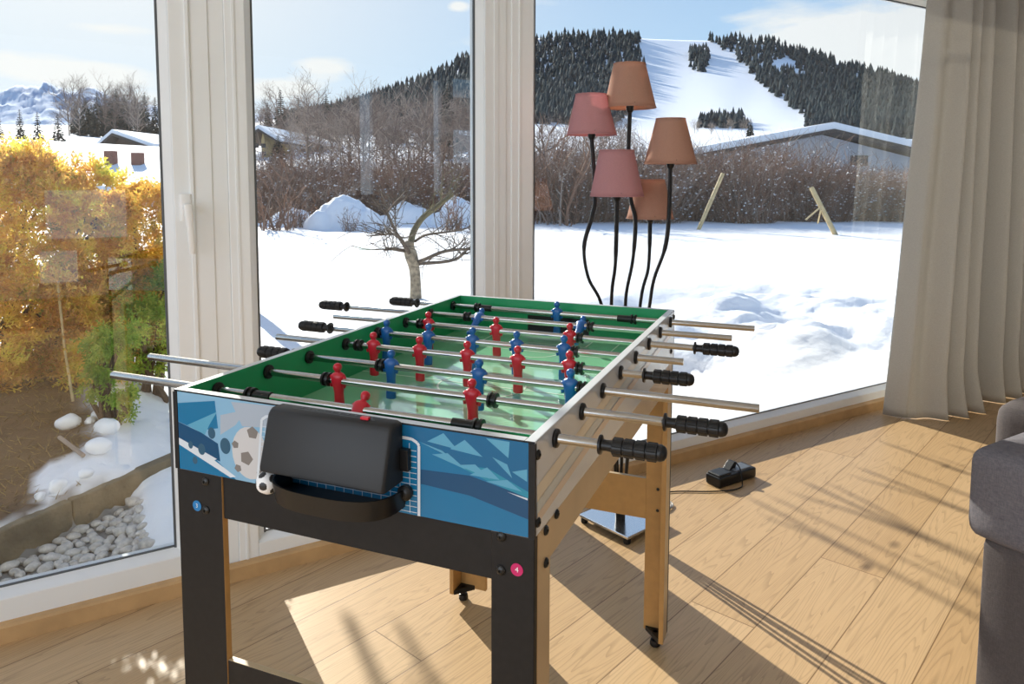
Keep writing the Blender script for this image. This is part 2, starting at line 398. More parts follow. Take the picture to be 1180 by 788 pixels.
# ------------------------------------------------------------------ the room
RX0, RX1, RY0, RZ1 = -2.4, 5.4, -6.2, 2.50
WT = 2.09          # underside of the window heads
def struct(o): o['kind'] = 'structure'; return o
mb = MB(); mb.box(RX0, RX1, RY0, 0.0, -0.06, 0.0); struct(mb.build('floor', M_floor))
mb = MB(); mb.box(RX0 - .1, RX1 + .1, RY0 - .1, 0.12, RZ1, RZ1 + .1); struct(mb.build('ceiling', M_wall))
mb = MB()     # left wall with an unglazed opening added for the fill lamp
mb.box(RX0 - .1, RX0, RY0 - .1, -5.25, -.06, RZ1); mb.box(RX0 - .1, RX0, -.95, .12, -.06, RZ1)
mb.box(RX0 - .1, RX0, -5.25, -.95, -.06, .35); mb.box(RX0 - .1, RX0, -5.25, -.95, 2.35, RZ1)
struct(mb.build('wall_left', M_wall))
mb = MB(); mb.box(RX1, RX1 + .1, RY0 - .1, 0.12, -.06, RZ1); struct(mb.build('wall_right', M_wall))
mb = MB()
mb.box(RX0, RX1, 0.0, 0.12, WT + .10, RZ1)
mb.box(RX0, -1.30, 0.0, 0.12, -.06, WT + .10)
mb.box(5.30, RX1, 0.0, 0.12, -.06, WT + .10)
mb.box(-1.30, 5.30, 0.0, 0.12, -.20, 0.0)
struct(mb.build('wall_front', M_wall))
def wall_with_holes(name, holes, x0, x1, z0, z1, y0, y1):
    xs = sorted({x0, x1, *[h[0] for h in holes], *[h[1] for h in holes]}); zs = sorted({z0, z1, *[h[2] for h in holes], *[h[3] for h in holes]})
    m = MB()
    for a, b in zip(xs[:-1], xs[1:]):
        for c, d in zip(zs[:-1], zs[1:]):
            if any(h[0] <= (a + b) / 2 <= h[1] and h[2] <= (c + d) / 2 <= h[3] for h in holes): continue
            m.box(a, b, y0, y1, c, d)
    return struct(m.build(name, M_wall))
BACK_HOLES = [(-.17, .53, .57, 1.05), (-.24, .08, .14, .46), (3.0, 3.16, .97, 2.2), (3.95, 4.06, 1.0, 2.38), (4.22, 4.56, 2.18, 2.42), (4.22, 4.56, 1.36, 1.78)]
wall_with_holes('wall_back', BACK_HOLES, RX0, RX1, 0, RZ1, RY0, RY0 + .1)
mb = MB()
mb.prism([(-0.028, 0.0), (0.0, 0.0), (0.0, 0.047), (-0.022, 0.047), (-0.028, 0.042)], 'x', RX0, RX1)
struct(mb.build('baseboard_front', M_skirt))

# windows: stiles and rails with a stepped bead towards the pane
FZ0, FZ1 = 0.044, WT + .10
def window(name, x0, x1, gx0, gx1, gz0, gz1, extra=None):
    f = MB(); b = 0.022; d = 0.085
    f.box(x0, gx0 - b, 0, d, FZ0, FZ1); f.box(gx1 + b, x1, 0, d, FZ0, FZ1)
    f.box(gx0 - b, gx1 + b, 0, d, FZ0, gz0 - .012); f.box(gx0 - b, gx1 + b, 0, d, gz1 + b, FZ1)
    # beads (bevelled towards the glass)
    f.prism([(gx0 - b, .006), (gx0, .030), (gx0, .07), (gx0 - b, .07)], 'z', gz0 - .012, gz1 + b)
    f.prism([(gx1 + b, .07), (gx1, .07), (gx1, .030), (gx1 + b, .006)], 'z', gz0 - .012, gz1 + b)
    f.prism([(.0, gz0 - .012), (.07, gz0 - .012), (.07, gz0 + .004), (.034, gz0 + .004)], 'x', gx0 - b, gx1 + b)
    f.prism([(.006, gz1 + b), (.030, gz1), (.07, gz1), (.07, gz1 + b)], 'x', gx0 - b, gx1 + b)
    if extra: extra(f)
    o = struct(f.build(name, M_frame, bevel=.0025))
    g = MB(); g.box(gx0 - .003, gx1 + .003, .0395, .0405, gz0, gz1 + .005); g.build('pane', M_glass, o)
    k = MB(); t = .006
    k.box(gx0 - .001, gx0 + t, .0315, .039, gz0, gz1); k.box(gx1 - t, gx1 + .001, .0315, .039, gz0, gz1)
    k.box(gx0, gx1, .0345, .039, gz0, gz0 + t + .003); k.box(gx0, gx1, .0315, .039, gz1 - t, gz1)
    k.build('gasket', M_gasket, o)
    return o
def ex1(f):
    f.box(.300, .312, -.006, 0, FZ0 + .02, FZ1)          # raised line on the casement stile
w1 = window('window_1', -1.30, .362, -1.10, .237, .118, WT, ex1)
def ex2(f):
    f.box(.3615, .405, .004, .085, FZ0, FZ1); f.box(1.335, 1.357, .004, .085, FZ0, FZ1)
w2 = window('window_2', .405, 1.335, .484, 1.227, .100, WT, ex2)
w3 = window('window_3', 1.356, 5.30, 1.468, 5.15, .098, WT)
# thin shadow-gap strips on the mullions
mb = MB(); mb.box(1.385, 1.391, -.004, .0, FZ0, FZ1); mb.box(1.285, 1.300, -.003, .0, FZ0, FZ1); mb.box(.425, .432, -.003, 0, FZ0, FZ1)
struct(mb.build('trim_1', M_frame))
# lever handle of the casement
h = MB(); h.loft([(.2885, -.004, 1.075, .016, .006), (.2885, -.004, 1.085, .0165, .007), (.2885, -.004, 1.14, .0165, .007), (.2885, -.004, 1.15, .016, .006)], seg=16)
h.lathe([(.0095, -.010), (.0095, -.045)], 'y', (.2885, 0, 1.112), 14)
h.loft([(.2965, -.042, .985, .007, .006), (.296, -.044, 1.0, .009, .007), (.293, -.046, 1.06, .010, .008), (.290, -.046, 1.10, .012, .0085), (.2885, -.046, 1.122, .012, .008), (.2885, -.046, 1.126, .006, .004)], seg=12)
o = smooth_angle(h.build('handle', M_white_plastic, w1)); o['label'] = 'white lever handle'

# ------------------------------------------------------------------ curtain
M_curtain = weave_mat('linen', (0.51, 0.485, 0.44), (0.61, 0.585, 0.54), 700, transl=0.34)
def make_curtain():
    NX, NZ = 260, 60
    V = []; H = 2.46
    folds = [(0.0, .0), (.03, .6), (.095, -.05), (.135, .95), (.17, -.1), (.20, .9), (.235, -.35), (.275, .85), (.315, -1.1), (.345, -.1), (.375, -1.2), (.43, .75), (.48, -1.0), (.54, .8), (.60, -1.0), (.67, 1.0), (.74, -.9), (.80, .9), (.87, -.9), (1.0, .5)]
    def fold_at(s):
        for (a, p), (b, q) in zip(folds[:-1], folds[1:]):
            if s <= b:
                t = (s - a) / (b - a); t = t * t * (3 - 2 * t); return p + (q - p) * t
        return folds[-1][1]
    for j in range(NZ + 1):
        t = j / NZ                       # 0 floor, 1 top
        for i in range(NX + 1):
            s = i / NX
            xl = 3.665 - .165 * (1 - min(1, t / .84)) ** 1.1
            xr = 5.18 - .05 * (1 - t)
            x = xl + (xr - xl) * s
            sh = s + .022 * (1 - t) * math.sin(9 * s + 1) * (1 if s > .03 else 0)
            fold = fold_at(min(1, max(0, sh)))
            A = .050 + .030 * (1 - t)
            # the leading edge hangs close to the window and swings out towards the foot
            y = -.175 - .055 * (1 - t) * min(1, s * 6) - A * fold + .085 * math.exp(-s * 30) * (.6 + .4 * (1 - t))
            y += .010 * noise.noise(Vector((s * 22, t * 3, .4)))
            if t < .10: y += (.030 * noise.noise(Vector((s * 34, 0, 1.3))) - .035 * min(1, s * 8)) * (1 - t / .10) ** 1.5
            y = min(y, -.07)
            z = .0025 + t * H
            V.append((x, y, max(z, .004)))
    F = [(j * (NX + 1) + i, j * (NX + 1) + i + 1, (j + 1) * (NX + 1) + i + 1, (j + 1) * (NX + 1) + i) for j in range(NZ) for i in range(NX)]
    o = np_mesh('curtain', V, F, M_curtain, smooth=True)
    sd = o.modifiers.new('cloth', 'SOLIDIFY'); sd.thickness = .003
    return tag(o, 'floor-length grey-beige linen curtain gathered in folds beside the right window', 'curtain')
make_curtain()

# ------------------------------------------------------------------ sofa
M_sofa = weave_mat('grey_upholstery', (0.125, 0.118, 0.135), (0.185, 0.175, 0.19), 420)
M_sofa_d = weave_mat('dark_upholstery', (0.085, 0.075, 0.075), (0.115, 0.10, 0.10), 420)
def soft_box(mb, x0, x1, y0, y1, z0, z1, r, n=7, crown=0.0):
    # rounded box: sphere-mapped cube grid
    cx, cy, cz = (x0 + x1) / 2, (y0 + y1) / 2, (z0 + z1) / 2
    hx, hy, hz = (x1 - x0) / 2, (y1 - y0) / 2, (z1 - z0) / 2
    N = 14
    for ax in range(3):
        for sg in (-1, 1):
            vs = []
            for a in range(N + 1):
                for b in range(N + 1):
                    u, v = math.sin((a / N - .5) * PI) , math.sin((b / N - .5) * PI)
                    q = [0, 0, 0]; q[ax] = sg; q[(ax + 1) % 3] = u; q[(ax + 2) % 3] = v
                    p = Vector((q[0] * hx, q[1] * hy, q[2] * hz))
                    c = Vector((max(-hx + r, min(hx - r, p.x)), max(-hy + r, min(hy - r, p.y)), max(-hz + r, min(hz - r, p.z))))
                    d = p - c
                    if d.length > 1e-6: p = c + d.normalized() * r
                    if crown:
                        p.z += crown * (1 - (p.x / hx) ** 2) * (1 - (p.y / hy) ** 2) * (1 if p.z > 0 else 0)
                    vs.append((cx + p.x, cy + p.y, cz + p.z))
            fs = []
            for a in range(N):
                for b in range(N):
                    f = (a * (N + 1) + b, (a + 1) * (N + 1) + b, (a + 1) * (N + 1) + b + 1, a * (N + 1) + b + 1)
                    fs.append(f if sg > 0 else f[::-1])
            mb.add(vs, fs)
sofa = tag(empty('sofa', (2.5, -2.0, 0)), 'dark grey upholstered sofa with a padded armrest on the oak floor', 'sofa')
def rel(o, root):
    for v in o.data.vertices: v.co -= root.location
    o.parent = root; return o
mb = MB(); soft_box(mb, 1.655, 2.20, -2.75, -1.462, .05, .435, .016); rel(mb.build('base', M_sofa_d, smooth=True), sofa)
mb = MB(); soft_box(mb, 1.640, 2.06, -2.80, -1.428, .425, .628, .036, crown=.004)
o = rel(mb.build('armrest', M_sofa, smooth=True), sofa)
mb = MB()
seam = [(1.643, y, .50 + .006 * math.sin(5 * y)) for y in [-1.50 - .05 * k for k in range(26)]]
mb.tube(seam, .0035, 6); rel(mb.build('piping', M_sofa, smooth=True), sofa)
mb = MB(); soft_box(mb, 2.08, 3.6, -2.75, -1.50, .22, .44, .05, crown=.01); rel(mb.build('seat_cushion', M_sofa, smooth=True), sofa)
mb = MB(); soft_box(mb, 2.235, 3.75, -1.52, -1.19, .05, .572, .05); rel(mb.build('backrest', M_sofa_d, smooth=True), sofa)
for x, y in ((1.80, -1.53), (1.80, -2.68), (3.55, -1.45), (3.5, -2.68)):
    mb = MB(); mb.lathe([(.016, 0), (.022, .02), (.022, .055)], 'z', (x, y, 0), 12); rel(mb.build('foot', M_gasket), sofa)
# ------------------------------------------------------------------ table football
M_black = mat('black_laminate', (0.013, 0.0125, 0.013), 0.5, spec=0.25, noise_amt=0.15, noise_scale=90)
M_blackp = mat('black_plastic', (0.009, 0.009, 0.0095), 0.34, spec=0.35)
M_hood = mat('matt_black_plastic', (0.012, 0.0125, 0.014), 0.5, spec=0.45)
M_mdf = mat('tan_fibreboard', (0.45, 0.25, 0.085), 0.55, noise_amt=0.08, noise_scale=40)
M_tan = mat('pale_wood_laminate', (0.50, 0.365, 0.215), 0.38, noise_amt=0.10, noise_scale=9)
M_rim = mat('pale_edge_band', (0.62, 0.66, 0.70), 0.28, spec=0.6)
M_green = mat('green_laminate', (0.012, 0.30, 0.115), 0.38, spec=0.5)
M_pitch = mat('green_pitch', (0.26, 0.60, 0.38), 0.12, spec=0.8, coat=0.8)
M_steel = mat('chromed_steel', (0.46, 0.455, 0.44), 0.2, metal=1.0)
M_red = mat('red_plastic', (0.55, 0.012, 0.03), 0.32, spec=0.5)
M_blue = mat('blue_plastic', (0.010, 0.105, 0.36), 0.32, spec=0.5)
M_print = attr_mat('printed_laminate', 0.25, 0.5)
M_line = mat('pale_pitch_line', (0.60, 0.75, 0.62), 0.15, spec=0.6)
M_bolt = mat('black_bolt', (0.03, 0.03, 0.03), 0.3, metal=0.6)
M_pink = mat('pink_sticker', (0.55, 0.01, 0.13), 0.4)
M_bluest = mat('blue_sticker', (0.01, 0.18, 0.45), 0.4)
M_whitep = mat('white_print', (0.85, 0.85, 0.85), 0.4)
M_ballblk = mat('black_patch', (0.02, 0.02, 0.022), 0.4)

TW, TL, TT = 0.6012, 0.9979, 0.8715
TA = Vector((0.132, -1.011, 0)); TDW = Vector((0.598, -0.802, 0)); TDL = Vector((0.802, 0.598, 0))
tc_ = TA + TDW * (TW / 2) + TDL * (TL / 2)
table = tag(empty('football_table', tc_, math.atan2(TDW.y, TDW.x)), 'table football game with green pitch, blue printed end and black legs', 'table football')
def LU(u): return u - TW / 2
def LV(v): return v - TL / 2
TH = 0.014
# end and side panels of the box (printed outside, green inside, pale rim)
Zb, Zp = .745, TT
def panel(name, u0, u1, v0, v1, z0, z1, fm, mats, bevel=.001):
    m = MB(); m.box(LU(u0), LU(u1), LV(v0), LV(v1), z0, z1, face_m=fm); return m.build(name, mats, table, bevel=bevel)
# faces: bottom top -y +x +y -x
panel('end_panel', TH, TW - TH, 0, TH, Zb, Zp, [1, 2, 1, 1, 0, 1], [M_green, M_black, M_rim])
panel('end_panel', TH, TW - TH, TL - TH, TL, Zb, Zp, [1, 2, 0, 1, 1, 1], [M_green, M_black, M_rim])
M_sidep = mat('pale_side_laminate', (0.60, 0.66, 0.72), 0.18, spec=0.7, noise_amt=0.10, noise_scale=4)
panel('side_panel', TW - TH, TW, 0, TL, Zb, Zp, [1, 2, 1, 3, 1, 0], [M_green, M_black, M_rim, M_sidep])
panel('side_panel', 0, TH, 0, TL, Zb, Zp, [1, 2, 1, 0, 1, 3], [M_green, M_black, M_rim, M_sidep])
# aprons
panel('apron', .090, TW - .060, 0.004, .016, .677, Zb, [1, 1, 0, 1, 1, 1], [M_black, M_mdf])
panel('apron', .090, TW - .060, TL - .016, TL - .004, .677, Zb, [1, 1, 1, 1, 0, 1], [M_black, M_mdf])
panel('apron', TW - .013, TW - .001, .060, TL - .060, .689, Zb, [1, 1, 1, 0, 1, 1], [M_tan, M_mdf])
panel('apron', .001, .013, .060, TL - .060, .689, Zb, [1, 1, 1, 1, 1, 0], [M_tan, M_mdf])
# corner edge strips
for (u0, u1) in ((-.0005, .0075), (TW - .0085, TW + .0005)):
    for (v0, v1) in ((-.001, .004), (TL - .004, TL + .001)):
        m = MB(); m.box(LU(u0), LU(u1), LV(v0), LV(v1), Zb, Zp - .003); m.build('corner_strip', M_black, table)
# legs: L-shaped, black board on the end, tan board on the side
LEGH = .048
def make_leg(su, sv):
    U = (lambda u: LU(u)) if su < 0 else (lambda u: LU(TW - u))
    Vv = (lambda v: LV(v)) if sv < 0 else (lambda v: LV(TL - v))
    m = MB()
    def bx(u0, u1, v0, v1, z0, z1, fm):
        a, b = sorted((U(u0), U(u1))); c, d = sorted((Vv(v0), Vv(v1)))
        m.box(a, b, c, d, z0, z1, face_m=fm)
    ob = 2 if sv < 0 else 4; os_ = 5 if su < 0 else 3
    fm = [1] * 6; fm[ob] = 0; fm[os_] = 0
    w = .090 if su < 0 else .061
    bx(.0005, w, .001, .013, LEGH - .02, Zb - .0005, fm)
    fm = [1] * 6; fm[os_] = 2
    bx(.0005, .0125, .013, .063, LEGH - .02, Zb - .0005, fm)
    o = m.build('leg', [M_black, M_mdf, M_tan], table, bevel=.0015)
    f = MB(); a = (U(.03), Vv(.034))
    cu = sorted((U(.002), U(.058))); cv = sorted((Vv(.003), Vv(.06)))
    f.prism([(U(.0128), Vv(.0132)), (U(.056), Vv(.0132)), (U(.0128), Vv(.060))], 'z', LEGH - .022, LEGH - .010)
    f.lathe([(.006, LEGH - .01), (.006, .018), (.012, .016), (.0135, .008), (.0135, .003), (.011, 0)], 'z', (U(.027), Vv(.028), 0), 16)
    f.build('levelling_foot', M_blackp, o)
    return o
legs = {(su, sv): make_leg(su, sv) for su in (-1, 1) for sv in (-1, 1)}
# stretchers between the legs of each end
panel('stretcher', .090, TW - .061, .003, .014, .325, .448, [1, 2, 0, 1, 1, 1], [M_black, M_mdf, M_tan])
panel('stretcher', .061, TW - .060, TL - .0135, TL - .002, .325, .432, [1, 2, 1, 1, 0, 1], [M_black, M_mdf, M_tan])
# bolts
def bolt(u, v, z, face):
    m = MB()
    pr = [(.0068, 0), (.0068, .0015), (.005, .0035), (.0022, .004), (.0022, .0025)]
    if face == 'front': m.lathe([(r, LV(v) - a) for r, a in pr], 'y', (LU(u), 0, z), 12)
    elif face == 'side': m.lathe([(r, LU(u) + a) for r, a in pr], 'x', (0, LV(v), z), 12)
    elif face == 'inside': m.lathe([(r * .6, LV(v) - a * .5) for r, a in pr], 'y', (LU(u), 0, z), 10)
    smooth_angle(m.build('bolt', M_bolt, table))
for u, z in ((.059, .7321), (.0579, .6862), (.5551, .7395), (.5545, .6939)): bolt(u, .001, z, 'front')
for v, z in ((.009, .852), (.010, .763), (.041, .738), (.042, .693), (.085, .741), (.985, .855), (.955, .775)): bolt(TW, v, z, 'side')
for u, z in ((TW - .030, .352), (TW - .030, .408)): bolt(u, TL - .0135, z, 'inside')
# number stickers
def sticker(u, z, txt, m_, size, parent=table):
    s = MB(); s.lathe([(.0085, LV(.001) - .0001), (.0085, LV(.001) - .0007)], 'y', (LU(u), 0, z), 24)
    o = s.build('sticker', m_, table)
    cu = bpy.data.curves.new('number', 'FONT'); cu.body = txt; cu.size = size; cu.align_x = 'CENTER'; cu.align_y = 'CENTER'; cu.extrude = .0001
    tmp = bpy.data.objects.new('number', cu); COL.objects.link(tmp); dg = bpy.context.evaluated_depsgraph_get()
    me = bpy.data.meshes.new_from_object(tmp.evaluated_get(dg)); bpy.data.objects.remove(tmp); me.materials.clear(); me.materials.append(M_whitep)
    t = bpy.data.objects.new('number', me); COL.objects.link(t); t.parent = o
    t.location = (LU(u), LV(.001) - .0010, z); t.rotation_euler = (PI / 2, 0, 0)
    o['label'] = 'round sticker with the number ' + txt
sticker(.5769, .6992, '4', M_pink, .010)
sticker(.0397, .6899, '3', M_bluest, .009)

# printed artwork on the front end: flat pieces of one laminate
PC = dict(blue=(.005, .155, .33), navy=(.004, .066, .165), mid=(.006, .12, .27), pale=(.10, .34, .50), teal=(.02, .24, .36), sky=(.22, .42, .60),
          grey=(.36, .42, .50), white=(.62, .68, .74), net=(.55, .66, .74), dark=(.03, .10, .17), ballw=(.55, .55, .56), balld=(.20, .185, .175))
ART = [["blue", [[.1954, .8690], [.5925, .8695], [.5925, .7455], [.1954, .7455]]], ["navy", [[.4382, .8109], [.5106, .8138], [.5925, .7982], [.5925, .7694], [.5105, .7868], [.438, .7908]]], ["mid", [[.3, .8690], [.5925, .8695], [.5925, .8054], [.5285, .8133], [.4386, .8489], [.3, .8492]]], ["teal", [[.4924, .8244], [.5356, .8278], [.5925, .8054], [.5925, .7972], [.5391, .81]]], ["pale", [[.4724, .8655], [.4925, .8464], [.4481, .8509]]], ["pale", [[.5035, .8607], [.5292, .8417], [.4823, .8456]]], ["pale", [[.5338, .8673], [.5652, .8455], [.5669, .867]]], ["pale", [[.4367, .8486], [.4704, .8415], [.4815, .8346]]], ["pale", [[.4555, .8342], [.4786, .8393], [.5052, .8213]]], ["pale", [[.4925, .8254], [.5185, .8301], [.5398, .8141]]], ["pale", [[.5106, .8148], [.5356, .8288], [.5531, .8149]]], ["pale", [[.5338, .8098], [.5635, .8166], [.5842, .8043]]], ["white", [[.5636, .8008], [.5917, .797], [.5917, .7944]]], ["pale", [[.5704, .8283], [.5908, .8347], [.5909, .8185]]], ["pale", [[.5426, .8437], [.5635, .837], [.5704, .82]]],
       ["sky", [[.0085, .8690], [.2, .8690], [.1954, .7455], [.0085, .7455]]], ["blue", [[.0085, .8504], [.0835, .8628], [.0883, .8206], [.0486, .8118], [.0085, .8208]]], ["grey", [[.0934, .8418], [.1445, .8567], [.1227, .8303], [.0922, .8109]]], ["pale", [[.0266, .8176], [.0872, .8461], [.0711, .8235], [.0616, .8067]]], ["grey", [[.115, .865], [.196, .868], [.196, .835], [.135, .83]]], ["navy", [[.0085, .8205], [.0552, .8092], [.0873, .7964], [.0906, .7693], [.0646, .7723], [.0085, .7942]]], ["blue", [[.0085, .7933], [.0778, .7739], [.1202, .7455], [.0085, .7455]]], ["white", [[.0085, .7951], [.0841, .7721], [.0753, .767], [.0085, .7858]]], ["white", [[.0085, .7915], [.0651, .7759], [.1202, .7498], [.1095, .7470], [.0085, .7843]]]]
FA = MB(); fcol = []
lay = [0]
def art(pts, col):
    lay[0] += 1
    y = LV(0) - .0004 - lay[0] * 1.2e-5
    pts = [(max(.0085, min(.5925, a)), max(.7455, min(.869, b))) for a, b in pts]
    ar = sum(pts[i][0] * pts[(i + 1) % len(pts)][1] - pts[(i + 1) % len(pts)][0] * pts[i][1] for i in range(len(pts)))
    if ar < 0: pts = pts[::-1]
    FA.add([(LU(a), y, b) for a, b in pts], [tuple(range(len(pts)))]); fcol.append(PC[col])
def ell(cx, cz, rx, rz, n=24, a0=0): return [(cx + rx * math.cos(2 * PI * k / n + a0), cz + rz * math.sin(2 * PI * k / n + a0)) for k in range(n)]
def stroke(pts, w, col):
    for (a, b), (c, d) in zip(pts[:-1], pts[1:]):
        l = math.hypot(c - a, d - b); nx, nz = -(d - b) / l * w / 2, (c - a) / l * w / 2
        art([(a + nx, b + nz), (c + nx, d + nz), (c - nx, d - nz), (a - nx, b - nz)], col)
for col, pts in ART: art(pts, col)
for (u, z), r in zip([(.0754, .8114), (.0544, .7831), (.1015, .795), (.0323, .7869), (.0402, .7634)], (.009, .009, .0125, .006, .006)): art(ell(u, z, r * .8, r), 'dark')
art(ell(.148, .7905, .0335, .040), 'ballw')
for cx, cz, r, a in ((.1543, .8225, .011, .3), (.1416, .782, .0125, 0), (.121, .800, .007, .5), (.168, .760, .009, .2), (.125, .764, .007, .8)): art(ell(cx, cz, r, r * .9, 5, a), 'balld')
# printed goal: posts and net
for k in range(17): stroke([(.178 + k * .0152, .748), (.178 + k * .0152, .845)], .0009, 'net')
for k in range(12): stroke([(.17, .7495 + k * .0078), (.432, .7495 + k * .0078)], .0009, 'net')
stroke([(.1615, .748), (.1725, .8453), (.1817, .8515), (.410, .8515), (.4252, .8511), (.4335, .847), (.4359, .8433), (.435, .7458)], .0042, 'white')
fa = FA.build('front_print', M_print, table); set_face_colors(fa, fcol)
fa['label'] = 'blue and white football artwork on the near end'

# pale bands along the right-hand side
SA = MB(); scol = []
def sart(pts, col):
    x = LU(TW) + .0004 + len(scol) * 2e-5
    ar = sum(pts[i][0] * pts[(i + 1) % len(pts)][1] - pts[(i + 1) % len(pts)][0] * pts[i][1] for i in range(len(pts)))
    if ar < 0: pts = pts[::-1]
    SA.add([(x, LV(a), b) for a, b in pts], [tuple(range(len(pts)))]); scol.append(col)
def arc(z0, z1, bow, n=16): return [(.006 + (TL - .012) * k / n, z0 + (z1 - z0) * k / n + bow * math.sin(PI * k / n)) for k in range(n + 1)]
def band(lo, hi, col):
    a, b = arc(*lo), arc(*hi)
    for i in range(len(a) - 1): sart([a[i], a[i + 1], b[i + 1], b[i]], col)
band((.747, .747, 0), (.869, .869, 0), (.52, .58, .66))
band((.79, .842, .012), (.812, .852, .012), (.62, .58, .50))
band((.772, .832, .010), (.79, .842, .012), (.45, .53, .58))
band((.762, .815, .006), (.775, .826, .008), (.55, .46, .40))
o = SA.build('side_bands', attr_mat('side_laminate', .16, .65), table); set_face_colors(o, scol)

# pitch with its lines
PZ = .778
m = MB(); m.box(LU(TH), LU(TW - TH), LV(TH), LV(TL - TH), PZ - .008, PZ); pitch = m.build('playfield', M_pitch, table)
m = MB()
def flat_ring(cu, cv, r0, r1, a0=0, a1=2 * PI, n=48):
    for k in range(n):
        t0, t1 = a0 + (a1 - a0) * k / n, a0 + (a1 - a0) * (k + 1) / n
        m.add([(LU(cu) + r * math.cos(t), LV(cv) + r * math.sin(t), PZ + .0005) for r, t in ((r0, t0), (r1, t0), (r1, t1), (r0, t1))], [(0, 1, 2, 3)])
def flat_rect(u0, u1, v0, v1): m.add([(LU(u0), LV(v0), PZ + .0005), (LU(u1), LV(v0), PZ + .0005), (LU(u1), LV(v1), PZ + .0005), (LU(u0), LV(v1), PZ + .0005)], [(0, 1, 2, 3)])
flat_ring(TW / 2, TL / 2, .088, .092); flat_ring(TW / 2, TL / 2, 0.0, .008)
flat_rect(TH, TW - TH, TL / 2 - .002, TL / 2 + .002)
for sgn, v0 in ((1, TH), (-1, TL - TH)):
    for w, d in ((.17, .17), (.10, .085)):
        e = v0 + sgn * d
        flat_rect(TW / 2 - w, TW / 2 + w, min(e, e + sgn * .004), max(e, e + sgn * .004))
        for s in (-1, 1): flat_rect(TW / 2 + s * w - .002, TW / 2 + s * w + .002, min(v0, e), max(v0, e))
    flat_ring(TW / 2, v0 + sgn * .17, .058, .062, 0 if sgn > 0 else PI, PI if sgn > 0 else 2 * PI, 24)
o = m.build('pitch_line', M_line, pitch)
for cu in (TH, TW - TH):        # sloped corner wedges
    for cv in (TH, TL - TH):
        s = .05; m2 = MB(); su = 1 if cu < .3 else -1; sv = 1 if cv < .5 else -1
        a, b, c = (LU(cu), LV(cv)), (LU(cu) + su * s, LV(cv)), (LU(cu), LV(cv) + sv * s)
        m2.add([(*a, PZ + .02), (*b, PZ + .0004), (*c, PZ + .0004), (*a, PZ)], [(0, 1, 2), (0, 3, 1), (0, 2, 3), (1, 3, 2)])
        m2.build('corner_ramp', M_green, pitch)
# goal mouths
for v, s in ((TL - TH, -1), (TH, 1)):
    m = MB(); y0, y1 = sorted((LV(v), LV(v) + s * .0012)); m.box(LU(.215), LU(.385), y0, y1, PZ + .0005, .832)
    g = m.build('goal_mouth', M_blackp, table)
    m = MB(); y0, y1 = sorted((LV(v) + s * .0012, LV(v) + s * .012)); m.box(LU(.21), LU(.39), y0, y1, PZ + .0006, PZ + .006); m.build('goal_sill', M_rim, g)

# rods with grips, bumpers, bearings and players
RZ = .8513
def make_player(m_):
    m = MB()
    m.loft([(0, 0, -.060, .0085, .0050), (0, 0, -.0585, .0100, .0062), (0, 0, -.046, .0100, .0062), (0, 0, -.034, .0090, .0060), (0, 0, -.022, .0086, .0064),
            (0, 0, -.012, .0098, .0080), (0, 0, -.002, .0122, .0095), (0, 0, .006, .0136, .0092), (0, 0, .0105, .0130, .0080), (0, 0, .0135, .0088, .0062),
            (0, 0, .0152, .0046, .0046), (0, 0, .0172, .0042, .0044), (0, 0, .0190, .0058, .0062), (0, 0, .0225, .0072, .0076), (0, 0, .0265, .0070, .0074), (0, 0, .0295, .0050, .0054), (0, 0, .0310, .0020, .0022)], seg=16, p=2.3)
    # arms moulded to the body
    for s in (-1, 1): m.tube([(s * .0120, 0, .0085), (s * .0142, -.001, .0), (s * .0125, -.002, -.011)], [.0036, .0036, .0028], 8)
    me = m.build('player', m_, None, smooth=True)
    d = me.data; bpy.data.objects.remove(me); return d
ME_red, ME_blue = make_player(M_red), make_player(M_blue)
def grip_mesh(sgn):
    m = MB()
    prof = [(.0070, 0), (.0128, .0005), (.0132, .002), (.0128, .0036), (.0078, .0046), (.0072, .010), (.0080, .018)]
    a = .0185; n = 4; seg = .0150
    for k in range(n):
        r = .0117
        prof += [(r - .0012, a), (r, a + .0008), (r + .0002, a + seg * .5), (r, a + seg - .0016), (r - .0012, a + seg - .0008)]
        a += seg
    prof += [(.0113, a + .001), (.0107, a + .004), (.0088, a + .008), (.0054, a + .0102), (.0015, a + .011)]
    m.lathe([(r, sgn * x) for r, x in prof], 'x', seg=22)
    # raised ribs along each grip segment
    for k in range(9):
        t = 2 * PI * k / 9
        for j in range(4):
            x0 = .0185 + j * seg + .0014; x1 = x0 + seg - .003
            c, s = math.cos(t) * .0115, math.sin(t) * .0115
            m.tube([(sgn * x0, c, s), (sgn * x1, c, s)], .0012, 5)
    o = m.build('handle', M_blackp, None); smooth_angle(o, 50); d = o.data; bpy.data.objects.remove(o); return d
ME_gripR, ME_gripL = grip_mesh(1), grip_mesh(-1)
def bumper_mesh(sleeve):
    m = MB(); m.lathe([(.0070, -.0075), (.0118, -.007), (.0122, -.003), (.0088, -.0018), (.0088, .0018), (.0122, .003), (.0118, .007), (.0070, .0075)], 'x', seg=20)
    if sleeve: m.lathe([(.0085, .006), (.0085, .040), (.007, .0405)], 'x', seg=18)
    o = m.build('bumper', M_blackp, None); smooth_angle(o, 40); d = o.data; bpy.data.objects.remove(o); return d
ME_b0, ME_b1 = bumper_mesh(False), bumper_mesh(True)
def bush_mesh():
    m = MB(); m.lathe([(.0066, 0), (.0125, 0), (.0130, .0015), (.0125, .0045), (.0095, .006), (.0068, .006)], 'x', seg=22)
    o = m.build('bearing', M_blackp, None); smooth_angle(o, 40); d = o.data; bpy.data.objects.remove(o); return d
ME_bush = bush_mesh()
